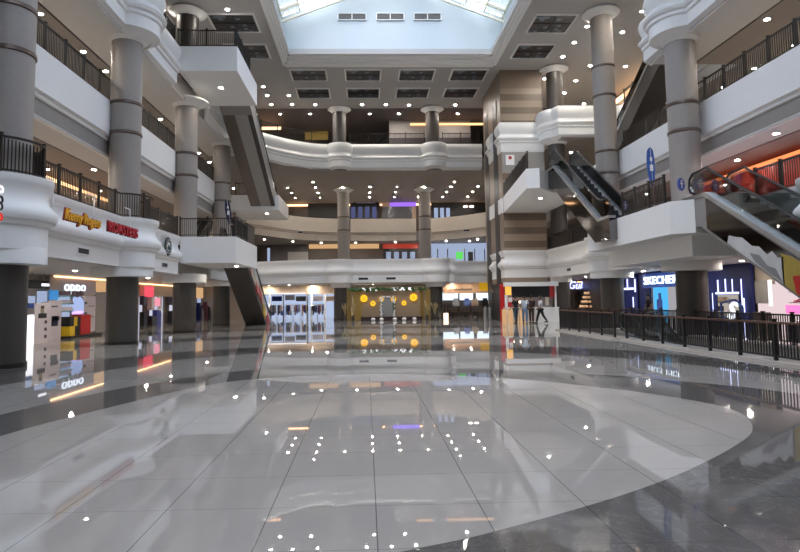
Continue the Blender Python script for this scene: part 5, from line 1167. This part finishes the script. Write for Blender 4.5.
def person(loc, rz, label, shirt, trousers, hL=0.0, hR=0.0, kL=0.0, kR=0.0, aL=0.1, aR=-0.1, eL=.3, eR=.3, h=1.66, long_sleeve=False):
    """figure facing local -y; h? = hip swing, k? = knee bend, a? = shoulder swing, e? = elbow bend (radians, forward positive)"""
    t = empty('person', loc, rz, label=label, cat='person'); k = h / 1.7
    sn, cs = math.sin, math.cos
    def leg(sx, hip, knee):
        H0 = Vector((sx * .095, 0, .90)); K = H0 + Vector((sx * .01, -sn(hip) * .43, -cs(hip) * .43)); A_ = K + Vector((0, -sn(hip - knee) * .42, -cs(hip - knee) * .42))
        return H0, K, A_
    def arm(sx, sh, el):
        S = Vector((sx * .19, .01, 1.39)); E_ = S + Vector((sx * .045, -sn(sh) * .28, -cs(sh) * .28)); W = E_ + Vector((sx * .005, -sn(sh + el) * .25, -cs(sh + el) * .25))
        return S, E_, W, Vector((0, -sn(sh + el), -cs(sh + el)))
    legs = [leg(-1, hL, kL), leg(1, hR, kR)]; low = min(l[2].z for l in legs) - .075
    up = Vector((0, 0, -low))
    P, E_, R_ = [], [], []
    def v(p, r, frm=None):
        P.append(tuple((Vector(p) + up) * k)); R_.append(r if not isinstance(r, tuple) else r); i = len(P) - 1
        if frm is not None: E_.append((frm, i))
        return i
    pel = v((0, 0, .95), (.14, .10)); wst = v((0, .0, 1.08), (.125, .09), pel); ch = v((0, .0, 1.27), (.15, .105), wst); ut = v((0, .01, 1.40), (.12, .08), ch)
    nk = v((0, .0, 1.47), .052, ut); jw = v((0, -.015, 1.53), .06, nk); hd = v((0, -.012, 1.60), (.076, .092), jw); tp = v((0, -.005, 1.675), (.06, .075), hd)
    hands = []
    for sx, (S, EL, W, d) in zip((-1, 1), (arm(-1, aL, eL), arm(1, aR, eR))):
        a = v(S, .055, ut); b_ = v(EL, .04, a); c_ = v(W, .027, b_); pm = v(W + d * .07, (.036, .02), c_)
        side = Vector((0, 1, 0)) - d * d.y; side = side.normalized() if side.length > .1 else Vector((0, 0, 1))
        for f, ln in ((-.026, .07), (-.009, .085), (.009, .08), (.026, .06)):
            q = v(W + d * .11 + side * f, .0095, pm); q2 = v(W + d * (.11 + ln * .55) + side * f * 1.1 + Vector((-sx * .008, 0, 0)), .0085, q); v(W + d * (.11 + ln) + side * f * 1.1 + Vector((-sx * .03, 0, 0)), .007, q2)
        q = v(W + d * .04 - side * .04, .011, pm); v(W + d * .085 - side * .06, .009, q)
    feet = []
    for sx, (H0, K, A_) in zip((-1, 1), legs):
        a = v(H0, .085, pel); b_ = v(K, .058, a); c_ = v(A_, .038, b_); v(A_ + Vector((0, -.10, -.04)), (.035, .028), c_); feet.append(A_ + up)
    skin_mesh('body', P, E_, R_, SK, t)
    # face
    hz = 1.60; f = lambda x, y, z: Vector(((x) * k, y * k, (z + up.z) * k))
    b = B(); c0 = f(0, -.105, 1.585); b.add([f(-.012, -.10, 1.575), f(.012, -.10, 1.575), f(0, -.128, 1.577), f(0, -.102, 1.622)], [(0, 1, 2), (0, 2, 3), (1, 3, 2), (0, 3, 1)]); b.build('nose', SK, t)
    b = B()
    for sx in (-1, 1): b.ball(f(sx * .03, -.094, 1.617), .011 * k, 6)
    b.build('eyes', HAIR, t)
    b = B(); q = f(0, -.098, 1.55); b.box(q.x - .024, q.x + .024, q.y - .006, q.y + .006, q.z - .005, q.z + .005); b.build('mouth', mat('lip', (.22, .07, .06), .5), t)
    b = B()
    for sx in (-1, 1): b.ball(f(sx * .08, .0, 1.60), .022 * k, 6)
    b.build('ears', SK, t)
    b = B(); q = f(0, .012, 1.635); b.lathe(q, [(.088 * k, -.03 * k), (.098 * k, .0), (.09 * k, .05 * k), (.06 * k, .085 * k), (.005, .097 * k)], 16); b.build('hair', HAIR, t)
    # shirt
    P, E_, R_ = [], [], []
    a0 = v((0, 0, .90), (.165, .125)); a1 = v((0, 0, 1.08), (.15, .115), a0); a2 = v((0, 0, 1.27), (.172, .13), a1); a3 = v((0, .01, 1.41), (.13, .092), a2); v((0, .005, 1.46), .068, a3)
    for sx, (S, EL, W, d) in zip((-1, 1), (arm(-1, aL, eL), arm(1, aR, eR))):
        q = v(S, .072, a3); q2 = v(S.lerp(EL, .8 if not long_sleeve else 1), .06, q)
        if long_sleeve: v(EL.lerp(W, .92), .042, q2)
    skin_mesh('shirt', P, E_, R_, shirt, t)
    P, E_, R_ = [], [], []
    a0 = v((0, 0, .95), (.158, .118))
    for sx, (H0, K, A_) in zip((-1, 1), legs):
        q = v(H0 + Vector((0, 0, -.03)), .104, a0); q2 = v(K, .077, q); v(A_ + Vector((0, 0, .03)), .062, q2)
    skin_mesh('trousers', P, E_, R_, trousers, t)
    for (H0, K, A_) in legs:
        q = (A_ + up) * k; z0 = q.z - .07 * k
        b = B(); vs = []; fs = []
        for y, w_, hh in ((.07, .035, .09), (.0, .04, .1), (-.08, .045, .07), (-.16, .042, .05), (-.2, .02, .035)): vs += [(q.x - w_, q.y + y, z0), (q.x + w_, q.y + y, z0), (q.x + w_ * .8, q.y + y, z0 + hh), (q.x - w_ * .8, q.y + y, z0 + hh)]
        for i in range(4):
            for j in range(4): fs.append((4 * i + j, 4 * i + (j + 1) % 4, 4 * i + 4 + (j + 1) % 4, 4 * i + 4 + j))
        fs += [(3, 2, 1, 0), (16, 17, 18, 19)]
        b.add(vs, fs).build('shoe', SHOE, t)
    return t
BLK = mat('black_cloth', (.014, .014, .016), .8); WHT = mat('white_cloth', (.68, .68, .70), .7); JEAN = mat('blue_jean', (.12, .19, .30), .8); BRN = mat('dark_brown_cloth', (.045, .028, .025), .8); PALE = mat('pale_blue_cloth', (.45, .55, .64), .7)
YP = 35.6; gx = lambda px: at(px, 310, Y=YP).x
person((gx(518), YP + .55, .0025), math.radians(200), 'person in dark clothes standing leftmost at the kiosk counter', BLK, mat('dark_jean', (.05, .07, .11), .8), .12, -.1, .05, .1, .5, .2, .9, .6)
person((gx(523.5), YP - .3, .0025), math.radians(165), 'person in pale blue shirt and blue jeans at the kiosk', PALE, JEAN, -.1, .15, .05, .1, .2, .35, .7, .6)
person((gx(532), YP + .15, .0025), math.radians(185), 'person in dark brown clothes standing third from left at the kiosk', BRN, BRN, .05, -.08, .02, .05, .3, .1, .8, .4, long_sleeve=True)
person((gx(539.5), YP - .2, .0025), math.radians(-80), 'person in white shirt and black trousers walking past the kiosk', WHT, BLK, .32, -.3, .08, .3, -.3, .35, .4, .6)
p = at(648.5, 305, X=14.6)
person((14.6, p.y, .0025), math.radians(-90), 'person in dark clothes standing at the sportswear shop entrance', BLK, mat('dark_jean', (.05, .07, .11), .8), .05, -.05, .02, .05, .1, -.05, .3, .2)
person((-6.95, 30.75, Z1 + .0), math.radians(30), 'person in black with dark hair standing on the left first level landing', BLK, BLK, 0, 0, 0, 0, .2, .2, .8, .8, h=1.45, long_sleeve=True)
b = B(); b.box(-6.64, -6.5, 31.95, 34.0, Z1, Z1 + 1.05); b.box(-6.66, -6.48, 31.93, 34.02, Z1 + 1.05, Z1 + 1.09); b.build('stand_board', mat('black_board', (.012, .012, .014), .4), None, False, label='black upright stand beside the person on the left landing', cat='stand')

# ------------------------------------------------------------------ world
w = bpy.data.worlds.new('world'); bpy.context.scene.world = w; w.use_nodes = True; nt = w.node_tree
bg = nt.nodes['Background']; sky = nt.nodes.new('ShaderNodeTexSky'); sky.sky_type = 'NISHITA'; sky.sun_disc = False; sky.sun_elevation = math.radians(48); sky.sun_rotation = math.radians(200)
mxw = nt.nodes.new('ShaderNodeMix'); mxw.data_type = 'RGBA'; mxw.inputs[0].default_value = 0.7
nt.links.new(sky.outputs[0], mxw.inputs[6]); mxw.inputs[7].default_value = (1.5, 1.46, 1.42, 1)
nt.links.new(mxw.outputs[2], bg.inputs[0]); bg.inputs[1].default_value = 0.6
pl = bpy.data.lights.new('skylight_portal', 'AREA'); pl.shape = 'RECTANGLE'; pl.size = 14.0; pl.size_y = 48.0
pl.cycles.is_portal = True
po = bpy.data.objects.new('skylight_portal', pl); C.objects.link(po); po.location = ((EX0 + EX1) / 2, 12.4, 22.6)

sc = bpy.context.scene
sc.view_settings.view_transform = 'Standard'; sc.view_settings.look = 'None'; sc.view_settings.gamma = 1.0; sc.view_settings.exposure = 1.68
sc.view_settings.use_curve_mapping = False
sc.cycles.max_bounces = 10; sc.cycles.diffuse_bounces = 6; sc.cycles.glossy_bounces = 4; sc.cycles.transparent_max_bounces = 24
sc.cycles.sample_clamp_indirect = 4.0; sc.cycles.caustics_reflective = False; sc.cycles.caustics_refractive = False
sc.cycles.use_denoising = True; sc.cycles.use_adaptive_sampling = True
